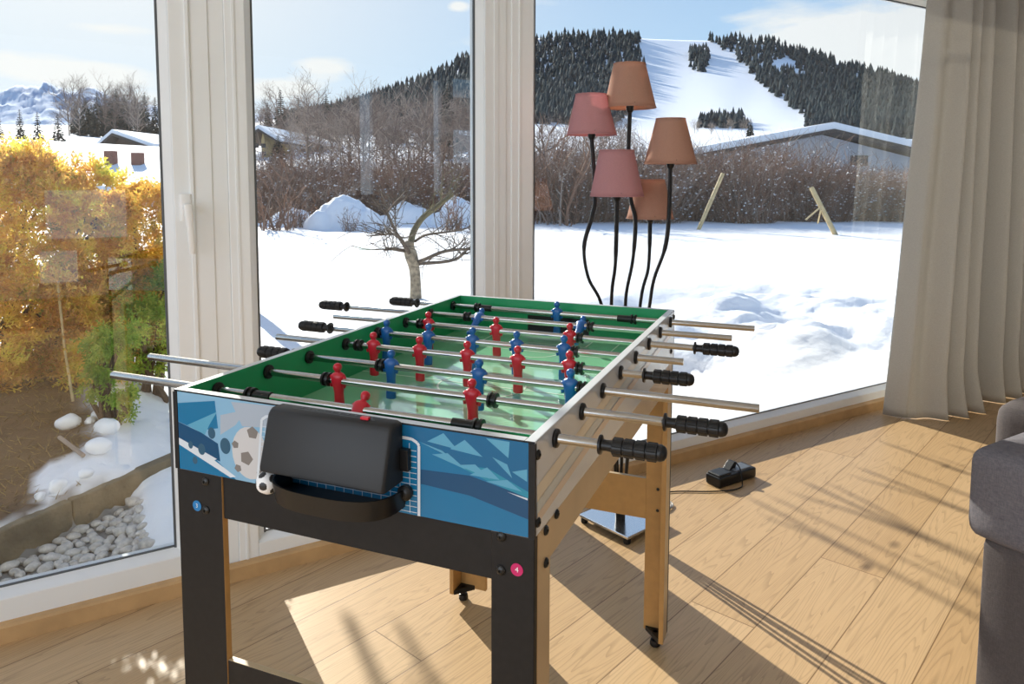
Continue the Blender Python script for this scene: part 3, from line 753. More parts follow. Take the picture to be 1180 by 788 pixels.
def inst(name, me, loc, parent, rot=(0, 0, 0)):
    o = bpy.data.objects.new(name, me); COL.objects.link(o); o.parent = parent; o.location = loc; o.rotation_euler = rot; return o
# v, left end, right end, side of the grip, colour, players u, lean, bumpers (u, sleeve dir)
RODS = [
 (.0757, -.223, .664, 1, 'r', [.291], -.75, [(.085, 1), (.488, -1)]),
 (.1981, -.272, .726, 1, 'r', [.166, .421], .06, [(.143, 0), (.457, 0)]),
 (.3150, -.020, .848, -1, 'b', [.200, .379, .547], -.03, [(.178, 0), (.568, 0)]),
 (.4365, -.163, .645, 1, 'r', [.084, .192, .298, .404, .507], .02, [(.048, 0), (.527, 0)]),
 (.5575, -.110, .695, -1, 'b', [.040, .146, .252, .353, .456], -.05, [(.019, 0), (.480, 0)]),
 (.6830, -.190, .697, 1, 'r', [.078, .253, .429], .05, [(.056, 0), (.452, 0)]),
 (.8070, -.238, .759, -1, 'b', [.151, .416], -1.0, [(.120, 0), (.440, 0)]),
 (.9340, -.094, .797, -1, 'b', [.314], .03, [(.090, 1), (.513, -1)]),
]
for v, ul, ur, hs, colr, us, lean, bumps in RODS:
    m = MB(); m.lathe([(.0062, LU(ul)), (.0066, LU(ul) + .0006), (.0066, LU(ur) - .0006), (.0062, LU(ur))], 'x', (0, 0, 0), 14)
    rod = smooth_angle(m.build('rod', M_steel, table)); rod.location = (0, LV(v), RZ)
    if hs > 0: inst('handle', ME_gripR, (LU(ur) - .001, 0, 0), rod)
    else: inst('handle', ME_gripL, (LU(ul) + .001, 0, 0), rod)
    for u in us:
        p = inst('player', ME_red if colr == 'r' else ME_blue, (LU(u), 0, 0), rod, (lean, 0, 0))
        p['label'] = 'red player' if colr == 'r' else 'blue player'
    for u, sl in bumps:
        inst('bumper', ME_b1 if sl else ME_b0, (LU(u), 0, 0), rod, (0, 0, PI if sl < 0 else 0))
    inst('bearing', ME_bush, (LU(TW) + .0005, LV(v), RZ), table)
    inst('bearing', ME_bush, (LU(0) - .0005, LV(v), RZ), table, (0, 0, PI))
    inst('bearing', ME_bush, (LU(TH) + .0005, LV(v), RZ), table)
    inst('bearing', ME_bush, (LU(TW - TH) - .0005, LV(v), RZ), table, (0, 0, PI))

# ball return with score counter on the near end
F0 = LV(0)
m = MB()
u0, u1 = LU(.2065), LU(.411)
def hood_sec(x, ins=0.0):
    return [(F0 - .001, .875 - ins), (F0 - .020, .876 - ins), (F0 - .027 + ins, .873 - ins), (F0 - .031 + ins, .866), (F0 - .051 + ins, .797), (F0 - .051 + ins, .791), (F0 - .047 + ins, .7905), (F0 - .001, .7905)]
secs = [(u0, .006), (u0 + .002, .002), (u0 + .007, 0), (u1 - .007, 0), (u1 - .002, .002), (u1, .006)]
vs = []; n = 8
for x, ins in secs: vs += [(x, p[0], p[1]) for p in hood_sec(x, ins)]
fs = [(i * n + k, i * n + (k + 1) % n, (i + 1) * n + (k + 1) % n, (i + 1) * n + k) for i in range(len(secs) - 1) for k in range(n)]
fs += [tuple(range(n - 1, -1, -1)), tuple(range((len(secs) - 1) * n, len(secs) * n))]
fs = [f[::-1] for f in fs]
m.add(vs, fs)
hood = m.build('ball_return_hood', M_hood, table, bevel=.002); smooth_angle(hood, 30)
m = MB(); m.box(LU(.243), LU(.378), F0 - .0190, F0 - .0172, .8750, .8762); m.build('score_slot', M_blackp, hood)
m = MB()
for k in range(10):
    x = LU(.252 + k * .0128); m.box(x, x + .0035, F0 - .0135, F0 - .0075, .8755, .8760)
m.build('score_mark', M_blackp, hood)
m = MB(); m.box(LU(.357), LU(.370), F0 - .0215, F0 - .0150, .8755, .8795); m.build('score_slider', M_red, hood, bevel=.001)['label'] = 'red score slider'
# bracket and tray
m = MB(); m.box(LU(.411), LU(.4235), F0 - .010, F0 - .0007, .808, .838); m.build('bracket', M_blackp, table, bevel=.001)
m = MB()
arcp = []
for k in range(25):
    t = PI * k / 24; c, s = math.cos(t), math.sin(t)
    arcp.append((LU(.318) - .100 * math.copysign(abs(c) ** .75, c), F0 - .0006 - .074 * abs(s) ** .62))
n = len(arcp)
def trayring(z, off): return [(x + (LU(.318) - x) * off, F0 - .0006 + (y - F0 + .0006) * (1 - off), z) for x, y in arcp]
r0, r1, r2, r3 = trayring(.7545, .05), trayring(.783, 0), trayring(.783, .035), trayring(.7585, .08)
vs = r0 + r1 + r2 + r3
fs = []
for a in range(3):
    for i in range(n - 1): fs.append((a * n + i, a * n + i + 1, (a + 1) * n + i + 1, (a + 1) * n + i))
fs.append(tuple(range(n))); fs.append(tuple(range(4 * n - 1, 3 * n - 1, -1)))
m.add(vs, fs)
tray = m.build('ball_tray', M_blackp, table); smooth_angle(tray, 30)
for x in (.2085, .4165):
    k = MB(); k.lathe([(.010, F0 - .0007), (.011, F0 - .008), (.007, F0 - .012), (.003, F0 - .0125)], 'y', (LU(x), 0, .777), 14); smooth_angle(k.build('mount', M_blackp, tray))

# little football in the tray
def make_football(loc, R, name='football'):
    import bmesh
    bm = bmesh.new(); bmesh.ops.create_icosphere(bm, subdivisions=5, radius=R)
    ph = (1 + 5 ** .5) / 2
    ico = [Vector(v).normalized() for v in [(0, a, b * ph) for a in (-1, 1) for b in (-1, 1)] + [(a, b * ph, 0) for a in (-1, 1) for b in (-1, 1)] + [(b * ph, 0, a) for a in (-1, 1) for b in (-1, 1)]]
    me = bpy.data.meshes.new(name)
    for f in bm.faces:
        c = f.calc_center_median().normalized(); f.smooth = True
        f.material_index = 1 if max(c.dot(i) for i in ico) > .935 else 0
    bm.to_mesh(me); bm.free(); me.materials.append(M_whitep); me.materials.append(M_ballblk)
    o = bpy.data.objects.new(name, me); COL.objects.link(o); o.location = loc; o.rotation_euler = (.35, .5, .9); return o
def tw(u, d, z): return TA + TDW * u - TDL * d + Vector((0, 0, z))
fb = make_football((LU(.2075), F0 - .0315, .768), .0168, 'football_cap'); fb.parent = tray; fb['label'] = 'black and white football on the end of the tray'

# ------------------------------------------------------------------ floor lamp with five shades
M_lampmetal = mat('dark_metal', (0.035, 0.035, 0.037), 0.35, metal=0.8)
M_chrome = mat('brushed_steel', (0.70, 0.71, 0.72), 0.18, metal=1.0)
def shade_mat(name, c, t=0.45): return weave_mat(name, c, tuple(v * .86 for v in c), 1100, transl=t)
M_salmon = shade_mat('terracotta_fabric', (0.66, 0.405, 0.305)); M_pinkf = shade_mat('pink_fabric', (0.72, 0.40, 0.41))
LB = Vector((1.589, -.341, 0)); LD = Vector((.856, -.517, 0)); LN = Vector((.517, .856, 0))   # lamp's own frame: across / away
lamp = tag(empty('floor_lamp', (1.61, -.345, 0), 0), 'five-armed floor lamp with pink and terracotta fabric shades by the window', 'lamp')
def lampw(o, z=0): return rel(o, lamp)
m = MB()
cx, cy, a = 1.6145, -.3325, math.radians(9.4)
pl = [(cx + math.cos(a) * x - math.sin(a) * y, cy + math.sin(a) * x + math.cos(a) * y) for x, y in ((-.110, -.110), (.110, -.110), (.110, .110), (-.110, .110))]
m.prism(pl, 'z', .020, .030); lampw(m.build('base_plate', M_chrome, bevel=.002), 0)
for x, y in pl:
    m = MB(); px_, py_ = cx + (x - cx) * .88, cy + (y - cy) * .88; m.lathe([(.011, 0), (.013, .004), (.013, .020)], 'z', (px_, py_, 0), 12); lampw(m.build('foot', M_blackp))
STEMS = [  # u offsets with heights, depth offset at the top, shade (z0, z1, u0, u1, d_top, d_bottom, material)
 ([(.0, .03), (.006, .40), (.010, .70), (.012, .805), (.033, .922), (.040, 1.053), (.024, 1.125), (.014, 1.239), (.017, 1.40)], .03, (1.429, 1.572, .020, .013, .105, .172, M_salmon)),
 ([(-.004, .03), (-.020, .35), (-.048, .65), (-.075, .781), (-.117, .863), (-.132, .966), (-.107, 1.067), (-.097, 1.139), (-.110, 1.31)], .02, (1.339, 1.471, -.113, -.120, .101, .166, M_pinkf)),
 ([(.008, .03), (.030, .35), (.062, .62), (.082, .77), (.095, .864), (.128, .966), (.138, 1.068), (.138, 1.23)], -.05, (1.243, 1.387, .140, .137, .094, .168, M_salmon)),
 ([(-.010, .03), (-.030, .40), (-.046, .781), (-.036, .922), (-.036, 1.11)], -.07, (1.139, 1.285, -.035, -.041, .110, .172, M_pinkf)),
 ([(.012, .03), (.035, .40), (.068, .77), (.095, .893), (.100, 1.04)], .08, (1.059, 1.191, .105, .104, .096, .160, M_salmon)),
]
def catmull(pts, k=6):
    P = [pts[0]] + pts + [pts[-1]]; out = []
    for i in range(1, len(P) - 2):
        p0, p1, p2, p3 = P[i - 1], P[i], P[i + 1], P[i + 2]
        for j in range(k):
            t = j / k
            out.append(.5 * ((2 * p1) + (p2 - p0) * t + (2 * p0 - 5 * p1 + 4 * p2 - p3) * t * t + (-p0 + 3 * p1 - 3 * p2 + p3) * t ** 3))
    out.append(pts[-1]); return out
for pts, dtop, (z0, z1, ub, ut, dt, db, m_) in STEMS:
    pts = pts[:-1] + [(pts[-1][0], z0 - .010)]; zz = pts[-1][1]
    P3 = [LB + LD * u + LN * (dtop * max(0, (z - .03) / (zz - .03))) + Vector((0, 0, z)) for u, z in pts]
    # keep the picture's apparent size for a stem nearer or farther than the base plane
    P3[0].z = .030
    m = MB(); cp = catmull(P3); m.tube(cp, [.0056 if q.z < .95 else .0072 for q in cp], 8); st = lampw(smooth_angle(m.build('stem', M_lampmetal)))
    top = P3[-1]
    c0 = Vector((top.x, top.y, z0)) ; c1 = c0 + LD * (ut - ub) * .5
    m = MB(); m.lathe([(.008, z0 - .016), (.0125, z0 - .008), (.0135, z0 + .028), (.010, z0 + .030)], 'z', (top.x, top.y, 0), 14); sk = lampw(smooth_angle(m.build('lamp_socket', M_blackp)))
    m = MB(); m.lathe([(.006, z0 + .028), (.022, z0 + .05), (.026, z0 + .075), (.018, z0 + .095), (.004, z0 + .102)], 'z', (top.x, top.y, 0), 14); lampw(smooth_angle(m.build('bulb', M_white_plastic)))
    m = MB(); seg = 40; vs = []
    for k in range(9):
        t = k / 8; r = (db + (dt - db) * t) / 2; c = c0 + (c1 - c0) * t
        for j in range(seg):
            q = 2 * PI * j / seg; vs.append((c.x + r * math.cos(q), c.y + r * math.sin(q), z0 + (z1 - z0) * t))
    fs = [(k * seg + j, k * seg + (j + 1) % seg, (k + 1) * seg + (j + 1) % seg, (k + 1) * seg + j) for k in range(8) for j in range(seg)]
    m.add(vs, fs); sh = m.build('lamp_shade', m_, None, smooth=True)
    sd = sh.modifiers.new('cloth', 'SOLIDIFY'); sd.thickness = .0012; lampw(sh)
    sh['label'] = 'pink fabric shade' if m_ is M_pinkf else 'terracotta fabric shade'
    for zq, r, c in ((z0, db / 2, c0), (z1, dt / 2, c1)):          # trim of the shade's rims
        m = MB(); m.tube([(c.x + r * math.cos(2 * PI * j / 32), c.y + r * math.sin(2 * PI * j / 32), zq) for j in range(33)], .0016, 6, caps=False)
        rm = m.build('shade_rim', m_); rel(rm, lamp); rm.parent = sh
    m = MB()
    for j in range(3):   # spider holding the shade
        q = 2 * PI * j / 3; m.tube([(top.x, top.y, z0 + .022), (top.x + (db / 2 - .001) * math.cos(q), top.y + (db / 2 - .001) * math.sin(q), z0 + .01)], .0011, 5)
    rm = m.build('shade_carrier', M_lampmetal); rel(rm, lamp); rm.parent = sh
# looped mains lead of the lamp
M_cord = mat('grey_cord', (0.30, 0.29, 0.28), 0.5)
m = MB(); lp = []
for k in range(60):
    t = k / 59; q = 2 * PI * 2.2 * t
    lp.append(Vector((1.80 + .045 * math.cos(q) + .02 * t, -.300 + .035 * math.sin(q), .004 + .004 * math.sin(q * .5) + .003 * t)))
lp = [Vector((1.70, -.33, .012)), Vector((1.74, -.31, .006))] + lp
m.tube(lp, .0028, 6); lampw(smooth_angle(m.build('mains_lead', M_cord)))

# ------------------------------------------------------------------ black device on the floor with its lead
dev = tag(empty('power_adapter', (2.22, -.26, 0), math.radians(2)), 'small black power adapter with a thin lead lying on the oak floor', 'adapter')
def dv(x, y, z=0): return (x, y, z)
m = MB(); soft_box(m, -.105, .108, -.038, .038, .0, .042, .008); m.build('body', M_blackp, dev, smooth=True)
m = MB(); soft_box(m, -.100, -.030, -.030, .032, .038, .049, .005); m.build('cover', M_hood, dev, smooth=True)
m = MB(); m.prism([(-.012, .040), (.022, .040), (.034, .066), (.020, .070)], 'y', -.002, .034); m.build('clip', M_blackp, dev, bevel=.003)
m = MB(); soft_box(m, .0, .09, -.028, .028, .038, .046, .004); m.build('contact_plate', mat('grey_plastic', (.10, .105, .115), .3), dev, smooth=True)
m = MB(); ld = [Vector(p) for p in ((.028, .005, .066), (.024, -.02, .055), (.010, -.044, .035), (-.004, -.060, .008), (-.03, -.075, .004), (-.09, -.07, .004), (-.17, -.03, .004), (-.26, .03, .004), (-.34, .06, .004))]
m.tube(catmull(ld), .0026, 6); smooth_angle(m.build('lead', M_blackp, dev))
# ------------------------------------------------------------------ outside: ground
M_ground = attr_mat('snow_and_soil', .65, .3, bump=.35, bscale=14)
def smooth01(a, b, x):
    t = max(0.0, min(1.0, (x - a) / (b - a))); return t * t * (3 - 2 * t)
def nz(x, y, z=0.0): return noise.noise(Vector((x, y, z)))
def fbm(x, y, z=0.0, o=4):
    s, a = 0.0, 1.0
    for k in range(o): s += a * noise.noise(Vector((x, y, z + 7.3 * k))); x *= 2.03; y *= 2.03; a *= .5
    return s
KD = Vector((.81, .587)); KN = Vector((-.587, .81)); K0 = Vector((-.235, .650))
def kerb_s(x, y): return (x - K0.x) * KN.x + (y - K0.y) * KN.y
def ratio(x, y): return x / (y + 2.25)
def ground(x, y):
    s = kerb_s(x, y); r = ratio(x, y)
    lawn = -.10 + .09 * (1 - smooth01(1.2, 3.2, y)) + .012 * fbm(x * .7, y * .7, 1) + .004 * fbm(x * 4, y * 4, 5, 3)
    # trampled, lumpy snow near the right window
    m = smooth01(1.6, 2.8, x) * (1 - smooth01(6.4, 8.0, x)) * smooth01(.6, 1.2, y) * (1 - smooth01(3.3, 4.8, y))
    lawn += m * (.20 * fbm(x * .85, y * 1.15, 9, 5) - .03)
    left = 1 - smooth01(.02, .15, r)
    bank = .02 + .20 * max(0, min(s, 1.0)) + .02 * fbm(x * 3, y * 3, 3) + .026 * smooth01(.03, .10, s) * fbm(x * 9, y * 9, 12, 3)
    z = lawn + (bank - lawn) * left
    if s < .03 and x < .9:
        g = -.105 + .01 * fbm(x * 8, y * 8, 2)
        g += (.085) * smooth01(.11, .27, x)           # snow drifted against the kerb by the mullion
        t = smooth01(-.0, .03, s); z = g + (max(z, -.02) - g) * t
    # ridge of snow lying along the kerb
    z += .05 * math.exp(-((s - .19) / .14) ** 2) * smooth01(-.06, .03, r) * left * (1 + .6 * nz(x * 9, y * 9))
    return z
def soilness(x, y):
    s = kerb_s(x, y); r = ratio(x, y)
    v = smooth01(.035, .0, r + .016 * fbm(x * 6, y * 6, 4)) * smooth01(2.9, 2.3, y) * smooth01(.02, .05, s)
    v *= 1 - smooth01(.62, .78, math.exp(-((s - .15) / .17) ** 2) * smooth01(-.080, -.03, r + .015 * nz(x * 12, y * 12)))
    return v
def make_ground():
    xs = np.concatenate([np.arange(-3.0, 1.2, .035), np.arange(1.2, 8, .09), np.arange(8, 26, .2)])
    ys = np.concatenate([np.arange(.09, 3.2, .035), np.arange(3.2, 9, .10), np.arange(9, 26, .2)])
    nx, ny = len(xs), len(ys); V = []; C = []
    for y in ys:
        for x in xs:
            V.append((x, y, ground(x, y)))
            q = soilness(x, y); s = kerb_s(x, y)
            d = .5 + .5 * nz(x * 25, y * 25, 3); e = .5 + .5 * nz(x * 4, y * 4, 8)
            soil = (.085 + .10 * d * e, .052 + .06 * d * e, .026 + .02 * d)
            snow = (.86, .865, .88)
            if s < .02 and x < .30:
                g = .16 + .12 * d; snow_g = smooth01(.13, .20, x + .04 * nz(x * 14, y * 14))
                c = tuple(a + (b - a) * snow_g for a, b in zip((g, g * .97, g * .92), snow))
            else: c = tuple(a + (b - a) * q for a, b in zip(snow, soil))
            C.append((*c, 1))
    F = [(j * nx + i, j * nx + i + 1, (j + 1) * nx + i + 1, (j + 1) * nx + i) for j in range(ny - 1) for i in range(nx - 1)]
    o = np_mesh('ground', V, F, M_ground, smooth=True)
    ca = o.data.color_attributes.new('Col', 'FLOAT_COLOR', 'POINT'); ca.data.foreach_set('color', np.asarray(C, dtype=np.float32).ravel())
    return struct(o)
make_ground()

# helper: the point at camera depth D seen in column px (positions on the ground plan)
def plan(px, D):
    t = (px - 590) / FPX
    return Vector((D * (.515 / .9965 + t * .856), -2.25 + D * (.853 / .9965 - t * .517)))

# far ground: rising, snow-covered valley side up to the wooded ridge
RIDGE = [(-700, 150), (-200, 146), (100, 146), (300, 142), (380, 130), (430, 116), (480, 99), (550, 66), (600, 50), (640, 46), (735, 47), (800, 49), (850, 51), (885, 53), (925, 64), (966, 78), (1007, 88), (1047, 98), (1100, 112), (1180, 138), (1300, 165), (1700, 182)]
def lerp_tab(tab, x):
    for (a, b), (c, d) in zip(tab[:-1], tab[1:]):
        if x <= c: return b + (d - b) * max(0, (x - a)) / (c - a)
    return tab[-1][1]
DS = [18, 22, 30, 45, 65, 90, 130, 180, 250, 300, 350, 400, 450, 500, 550, 600, 650, 700, 740, 800, 900]
def hill_y(px, D):
    # apparent height profile expressed as elevation
    rid = lerp_tab(RIDGE, px)
    tab = [(18, 262), (22, 252), (30, 214), (45, 192), (65, 178), (90, 168), (130, 160), (180, 155), (250, 150)]
    if D <= 250:
        return lerp_tab(tab, D)
    t = min(1, (math.log(D) - math.log(250)) / (math.log(700) - math.log(250)))
    y250 = 150; 
    if rid >= y250: return y250 + (rid - y250) * t
    return y250 + (rid - y250) * (t * .55 + .45 * t * t)
def hill_z(px, D):
    z = 1.204 + (202 - hill_y(px, min(D, 700))) / FPX * min(D, 700)
    if D < 23: z = min(z, -.16)
    if D > 700: z -= (D - 700) * .35
    p = plan(px, D)
    amp = .02 * D ** .9 if D < 250 else .018 * D * (1 - smooth01(560, 700, D) * .7)
    if D > 26: z += amp * .30 * fbm(p.x / (.18 * D + 6), p.y / (.18 * D + 6), 21, 4)
    return z
M_snowhill = mat('hill_snow', (.88, .89, .92), .7, spec=.2, bump=.0)
def make_hills():
    pxs = np.arange(-700, 1701, 10)
    Ds = []
    for a, b in zip(DS[:-1], DS[1:]):
        k = 6 if a >= 250 else 5
        Ds += [a + (b - a) * i / k for i in range(k)]
    Ds.append(DS[-1])
    V = [(*plan(px, D), hill_z(px, D)) for D in Ds for px in pxs]
    n = len(pxs); F = [(j * n + i, j * n + i + 1, (j + 1) * n + i + 1, (j + 1) * n + i) for j in range(len(Ds) - 1) for i in range(n - 1)]
    struct(np_mesh('hillside', V, F, M_snowhill, smooth=True))
make_hills()

# distant mountain range on the left
def make_mountains():
    m_ = bpy.data.materials.new('hazy_snowy_rock'); m_.use_nodes = True  # aerial haze is painted in: blue mixed into rock and snow colours
    nt = m_.node_tree; N = nt.nodes; L = nt.links; p = N['Principled BSDF']
    tc = N.new('ShaderNodeTexCoord'); mp = N.new('ShaderNodeMapping'); mp.inputs['Scale'].default_value = (.014, .014, .02); L.new(tc.outputs['Object'], mp.inputs[0])
    n1 = N.new('ShaderNodeTexNoise'); n1.inputs['Scale'].default_value = 1.0; n1.inputs['Detail'].default_value = 8; L.new(mp.outputs[0], n1.inputs['Vector'])
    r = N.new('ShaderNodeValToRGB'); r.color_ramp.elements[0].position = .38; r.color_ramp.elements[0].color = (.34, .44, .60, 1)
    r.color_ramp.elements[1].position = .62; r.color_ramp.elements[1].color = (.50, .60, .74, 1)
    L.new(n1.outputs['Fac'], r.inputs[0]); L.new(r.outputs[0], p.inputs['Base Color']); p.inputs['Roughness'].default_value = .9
    top = [(-300, 135), (-120, 120), (-30, 118), (0, 113), (12, 107), (22, 103), (33, 101), (38, 104), (47, 102), (52, 104), (57, 97), (66, 101), (72, 106), (78, 104), (84, 110), (92, 109), (98, 107), (106, 105), (113, 102), (120, 108), (130, 112), (150, 118), (180, 124), (240, 128), (320, 136), (400, 146)]
    D0 = 3400.0; pxs = np.arange(-300, 401, 3); V = []; rows = 26
    for j in range(rows):
        t = j / (rows - 1)                     # 0 foot (near) .. 1 crest (far)
        for px in pxs:
            D = D0 - 900 * (1 - t)
            ytop = lerp_tab(top, px); y = 160 + (ytop - 160) * t ** 1.15
            p = plan(px, D); z = 1.2 + (202 - y) / FPX * D + (1 - t) ** .6 * t * 4 * 30 * (abs(fbm(p.x / 150, p.y / 150, 3, 5)) - .3) + 16 * t * abs(fbm(p.x / 40, p.y / 60, 9, 4))
            V.append((p.x, p.y, z))
    n = len(pxs)
    for px in pxs:
        p = plan(px, D0 + 500); V.append((p.x, p.y, 0))
    rows += 1
    F = [(j * n + i, j * n + i + 1, (j + 1) * n + i + 1, (j + 1) * n + i) for j in range(rows - 1) for i in range(n - 1)]
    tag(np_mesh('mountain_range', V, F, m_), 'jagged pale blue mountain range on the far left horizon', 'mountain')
make_mountains()

# ------------------------------------------------------------------ trees on the hill
M_fir = mat('hazy_fir_green', (.026, .043, .050), .85, spec=.1, noise_amt=.35, noise_scale=.3)  # blue of the distant air is put into the needle colour
M_bark = mat('grey_brown_bark', (.16, .12, .09), .85, noise_amt=.3, noise_scale=6)
M_bark_t = mat('twig_brown', (.19, .13, .10), .8, noise_amt=.35, noise_scale=1.2)
M_twig_red = mat('twig_reddish', (.26, .14, .085), .8, noise_amt=.35, noise_scale=1.5)
M_twig_pale = mat('twig_pale', (.38, .30, .24), .8, noise_amt=.3, noise_scale=2)
M_snow = mat('snow_cap', (.88, .89, .91), .7, spec=.2, bump=.15, bump_scale=18)
def fir_geo(h, rng, tiers=3, sides=6):
    V = []; F = []
    for k in range(tiers):
        z0 = h * (.10 + .80 * k / tiers); z1 = min(h, z0 + h * (.95 / tiers + .16)); r = h * .25 * (1 - .72 * k / tiers) * rng.uniform(.85, 1.15)
        if k == tiers - 1: z1 = h
        b = len(V); V.append((0, 0, z1)); a0 = rng.uniform(0, 6)
        for s in range(sides):
            rr = r * rng.uniform(.72, 1.25); a = a0 + 2 * PI * s / sides; V.append((rr * math.cos(a), rr * math.sin(a), z0 + h * rng.uniform(-.03, .03)))
        for s in range(sides): F.append((b, b + 1 + s, b + 1 + (s + 1) % sides))
    return V, F
PISTE = [(737, 40), (803, 46), (840, 66), (862, 88), (884, 108), (912, 126), (945, 152), (960, 170), (700, 175), (690, 155), (728, 128), (737, 100), (742, 75), (730, 60)]
def inside(poly, x, y):
    c = False; n = len(poly)
    for i in range(n):
        (x1, y1), (x2, y2) = poly[i], poly[(i + 1) % n]
        if (y1 > y) != (y2 > y) and x < (x2 - x1) * (y - y1) / (y2 - y1) + x1: c = not c
    return c
CLUMP = [(792, 68), (802, 66), (812, 74), (808, 84), (798, 82), (790, 78)]
CLUMP2 = [(780, 168), (795, 148), (815, 138), (850, 138), (868, 152), (872, 168)]
rng = random.Random(11)
spots = []
tries = 0
while len(spots) < 9500 and tries < 90000:
    tries += 1
    px = rng.uniform(330, 1330); D = math.exp(rng.uniform(math.log(262), math.log(702)))
    rid = lerp_tab(RIDGE, px)
    if rid > 158: continue
    y = hill_y(px, D)
    if y > 146 and px < 1000: continue
    if inside(PISTE, px, y) and not inside(CLUMP, px, y) and not inside(CLUMP2, px, y): continue
    if 884 < px < 912 and 72 < y < 86: continue          # small clearing in the wood
    if D > 690 and 735 < px < 800 and rng.random() < .5: continue
    spots.append((px, D))
for k in range(40):        # the clump of trees in the middle of the slope
    px, D = rng.uniform(790, 812), rng.uniform(590, 640); spots.append((px, D))
for k in range(900):       # trees reaching down to the valley floor on both sides
    px = rng.uniform(330, 600) if k % 2 else rng.uniform(925, 1260); D = math.exp(rng.uniform(math.log(150), math.log(265)))
    spots.append((px, D))
spots.sort(key=lambda s: s[1])
fir_meshes = []
for k in range(6):
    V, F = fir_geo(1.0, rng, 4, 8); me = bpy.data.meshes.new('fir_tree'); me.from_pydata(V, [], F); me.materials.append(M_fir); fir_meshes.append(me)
def tree_h(px, D): return rng.uniform(.75, 1.25) * (2.6 + .0092 * D) * (1 if D > 262 else .8 + .6 * (262 - D) / 262)
for px, D in spots[:300]:
    p = plan(px, D); h = tree_h(px, D)
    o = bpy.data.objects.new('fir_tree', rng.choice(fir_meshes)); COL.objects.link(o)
    o.location = (p.x, p.y, hill_z(px, D) - .3); o.scale = (h, h, h); o.rotation_euler = (0, 0, rng.uniform(0, 6))
    tag(o, 'small dark fir tree at the lower edge of the wooded hillside', 'tree', 'firs at the foot of the wooded hill')
V, F = [], []
for px, D in spots[300:]:
    v, f = fir_geo(tree_h(px, D), rng, 2, 5); p = plan(px, D); z = hill_z(px, D) - .3; b = len(V)
    V += [(x + p.x, y + p.y, zz + z) for x, y, zz in v]; F += [(a + b, c + b, d + b) for a, c, d in f]
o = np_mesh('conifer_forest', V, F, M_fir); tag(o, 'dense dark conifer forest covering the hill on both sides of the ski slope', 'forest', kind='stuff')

# ------------------------------------------------------------------ bare trees and twig hedges
def grow(mb, p, d, ln, r, depth, rng, mi=0, up=.25, nseg=3, nch=(3, 4), spread=.7, thin=.0):
    pts = [p.copy()]; q = p.copy(); dd = d.normalized()
    for k in range(nseg):
        dd = (dd + Vector((rng.gauss(0, .12), rng.gauss(0, .12), rng.gauss(0, .10) + up * .12))).normalized()
        q = q + dd * (ln / nseg); pts.append(q.copy())
    r1 = r * .62 if depth > 0 else max(r * .3, thin)
    mb.tube(pts, [r + (r1 - r) * i / nseg for i in range(nseg + 1)], 5 if depth > 1 else 3, mi, caps=depth > 1)
    if depth == 0: return
    for c in range(rng.randint(*nch)):
        t = rng.uniform(.35, 1.0) if c else 1.0
        i = min(nseg - 1, int(t * nseg)); f = t * nseg - i; bp = pts[i].lerp(pts[min(nseg, i + 1)], f)
        ax = Vector((rng.gauss(0, 1), rng.gauss(0, 1), rng.gauss(0, .7))); ax = (ax - dd * ax.dot(dd)).normalized()
        nd = (dd * (1 - spread * .5) + ax * spread + Vector((0, 0, up * .6))).normalized()
        grow(mb, bp, nd, ln * rng.uniform(.55, .8), r1 * rng.uniform(.65, .9), depth - 1, rng, mi, up, nseg, nch, spread, thin)
def bare_tree_parts(seed, h):
    rng = random.Random(seed); tr = MB(); q = Vector((0, 0, -.1)); pts = [q]; d = Vector((0, 0, 1))
    for k in range(6):
        d = (d + Vector((rng.gauss(0, .05), rng.gauss(0, .05), .1))).normalized(); q = q + d * h * .14; pts.append(q)
    tr.tube(pts, [h * .018 * (1 - .12 * k) for k in range(7)], 7)
    cr = MB()
    for k in range(9):
        i = 2 + k * 4 // 8; a = k * 2.4 + rng.uniform(-.4, .4)
        grow(cr, pts[min(6, i)], Vector((math.cos(a), math.sin(a), rng.uniform(.5, 1.1))), h * rng.uniform(.22, .34), h * .009, 3, rng, up=.35, nch=(3, 4), thin=h * .0011)
    grow(cr, pts[6], d, h * .3, h * .009, 3, rng, up=.4, thin=h * .0011)
    return tr, cr
def bare_tree(seed, h, mt, label, group=None):
    tr, cr = bare_tree_parts(seed, h)
    o = tr.build('bare_tree', M_bark, None, smooth=True); cr.build('crown', mt, o); tag(o, label, 'tree', group); return o
bt_lab = 'leafless grey-brown tree standing in the thicket between hedge and hill'
protos = [bare_tree(100 + k, 1.0, m_, bt_lab, 'bare trees in the thicket') for k, m_ in enumerate((M_bark_t, M_bark_t, M_twig_pale))]
rng = random.Random(5)
first = [True] * 3
def put_bare(px, D, h, k=None, label=None, group=None):
    k = rng.randrange(3) if k is None else k
    if first[k]: o = protos[k]; first[k] = False
    else: o = copy_tree(protos[k])
    p = plan(px, D); o.location = (p.x, p.y, hill_z(px, D)); o.scale = (h, h, h); o.rotation_euler = (0, 0, rng.uniform(0, 6))
    if label: o['label'] = label; o['group'] = group
    return o
for k in range(84):
    D = math.exp(rng.uniform(math.log(34), math.log(120))); px = rng.uniform(292 if D > 80 else 324, 560)
    put_bare(px, D, (hill_y(px, D) - rng.uniform(112, 150)) / FPX * D)
for k in range(16):
    D = rng.uniform(34, 80); px = rng.uniform(618, 730)
    put_bare(px, D, (22 + rng.uniform(0, 26)) / FPX * D)
for k in range(34):
    D = rng.uniform(125, 240); px = rng.uniform(290, 560)
    put_bare(px, D, rng.uniform(18, 34) / FPX * D, None, 'distant leafless tree on the rise at the foot of the wooded hill', 'bare trees at the foot of the hill')
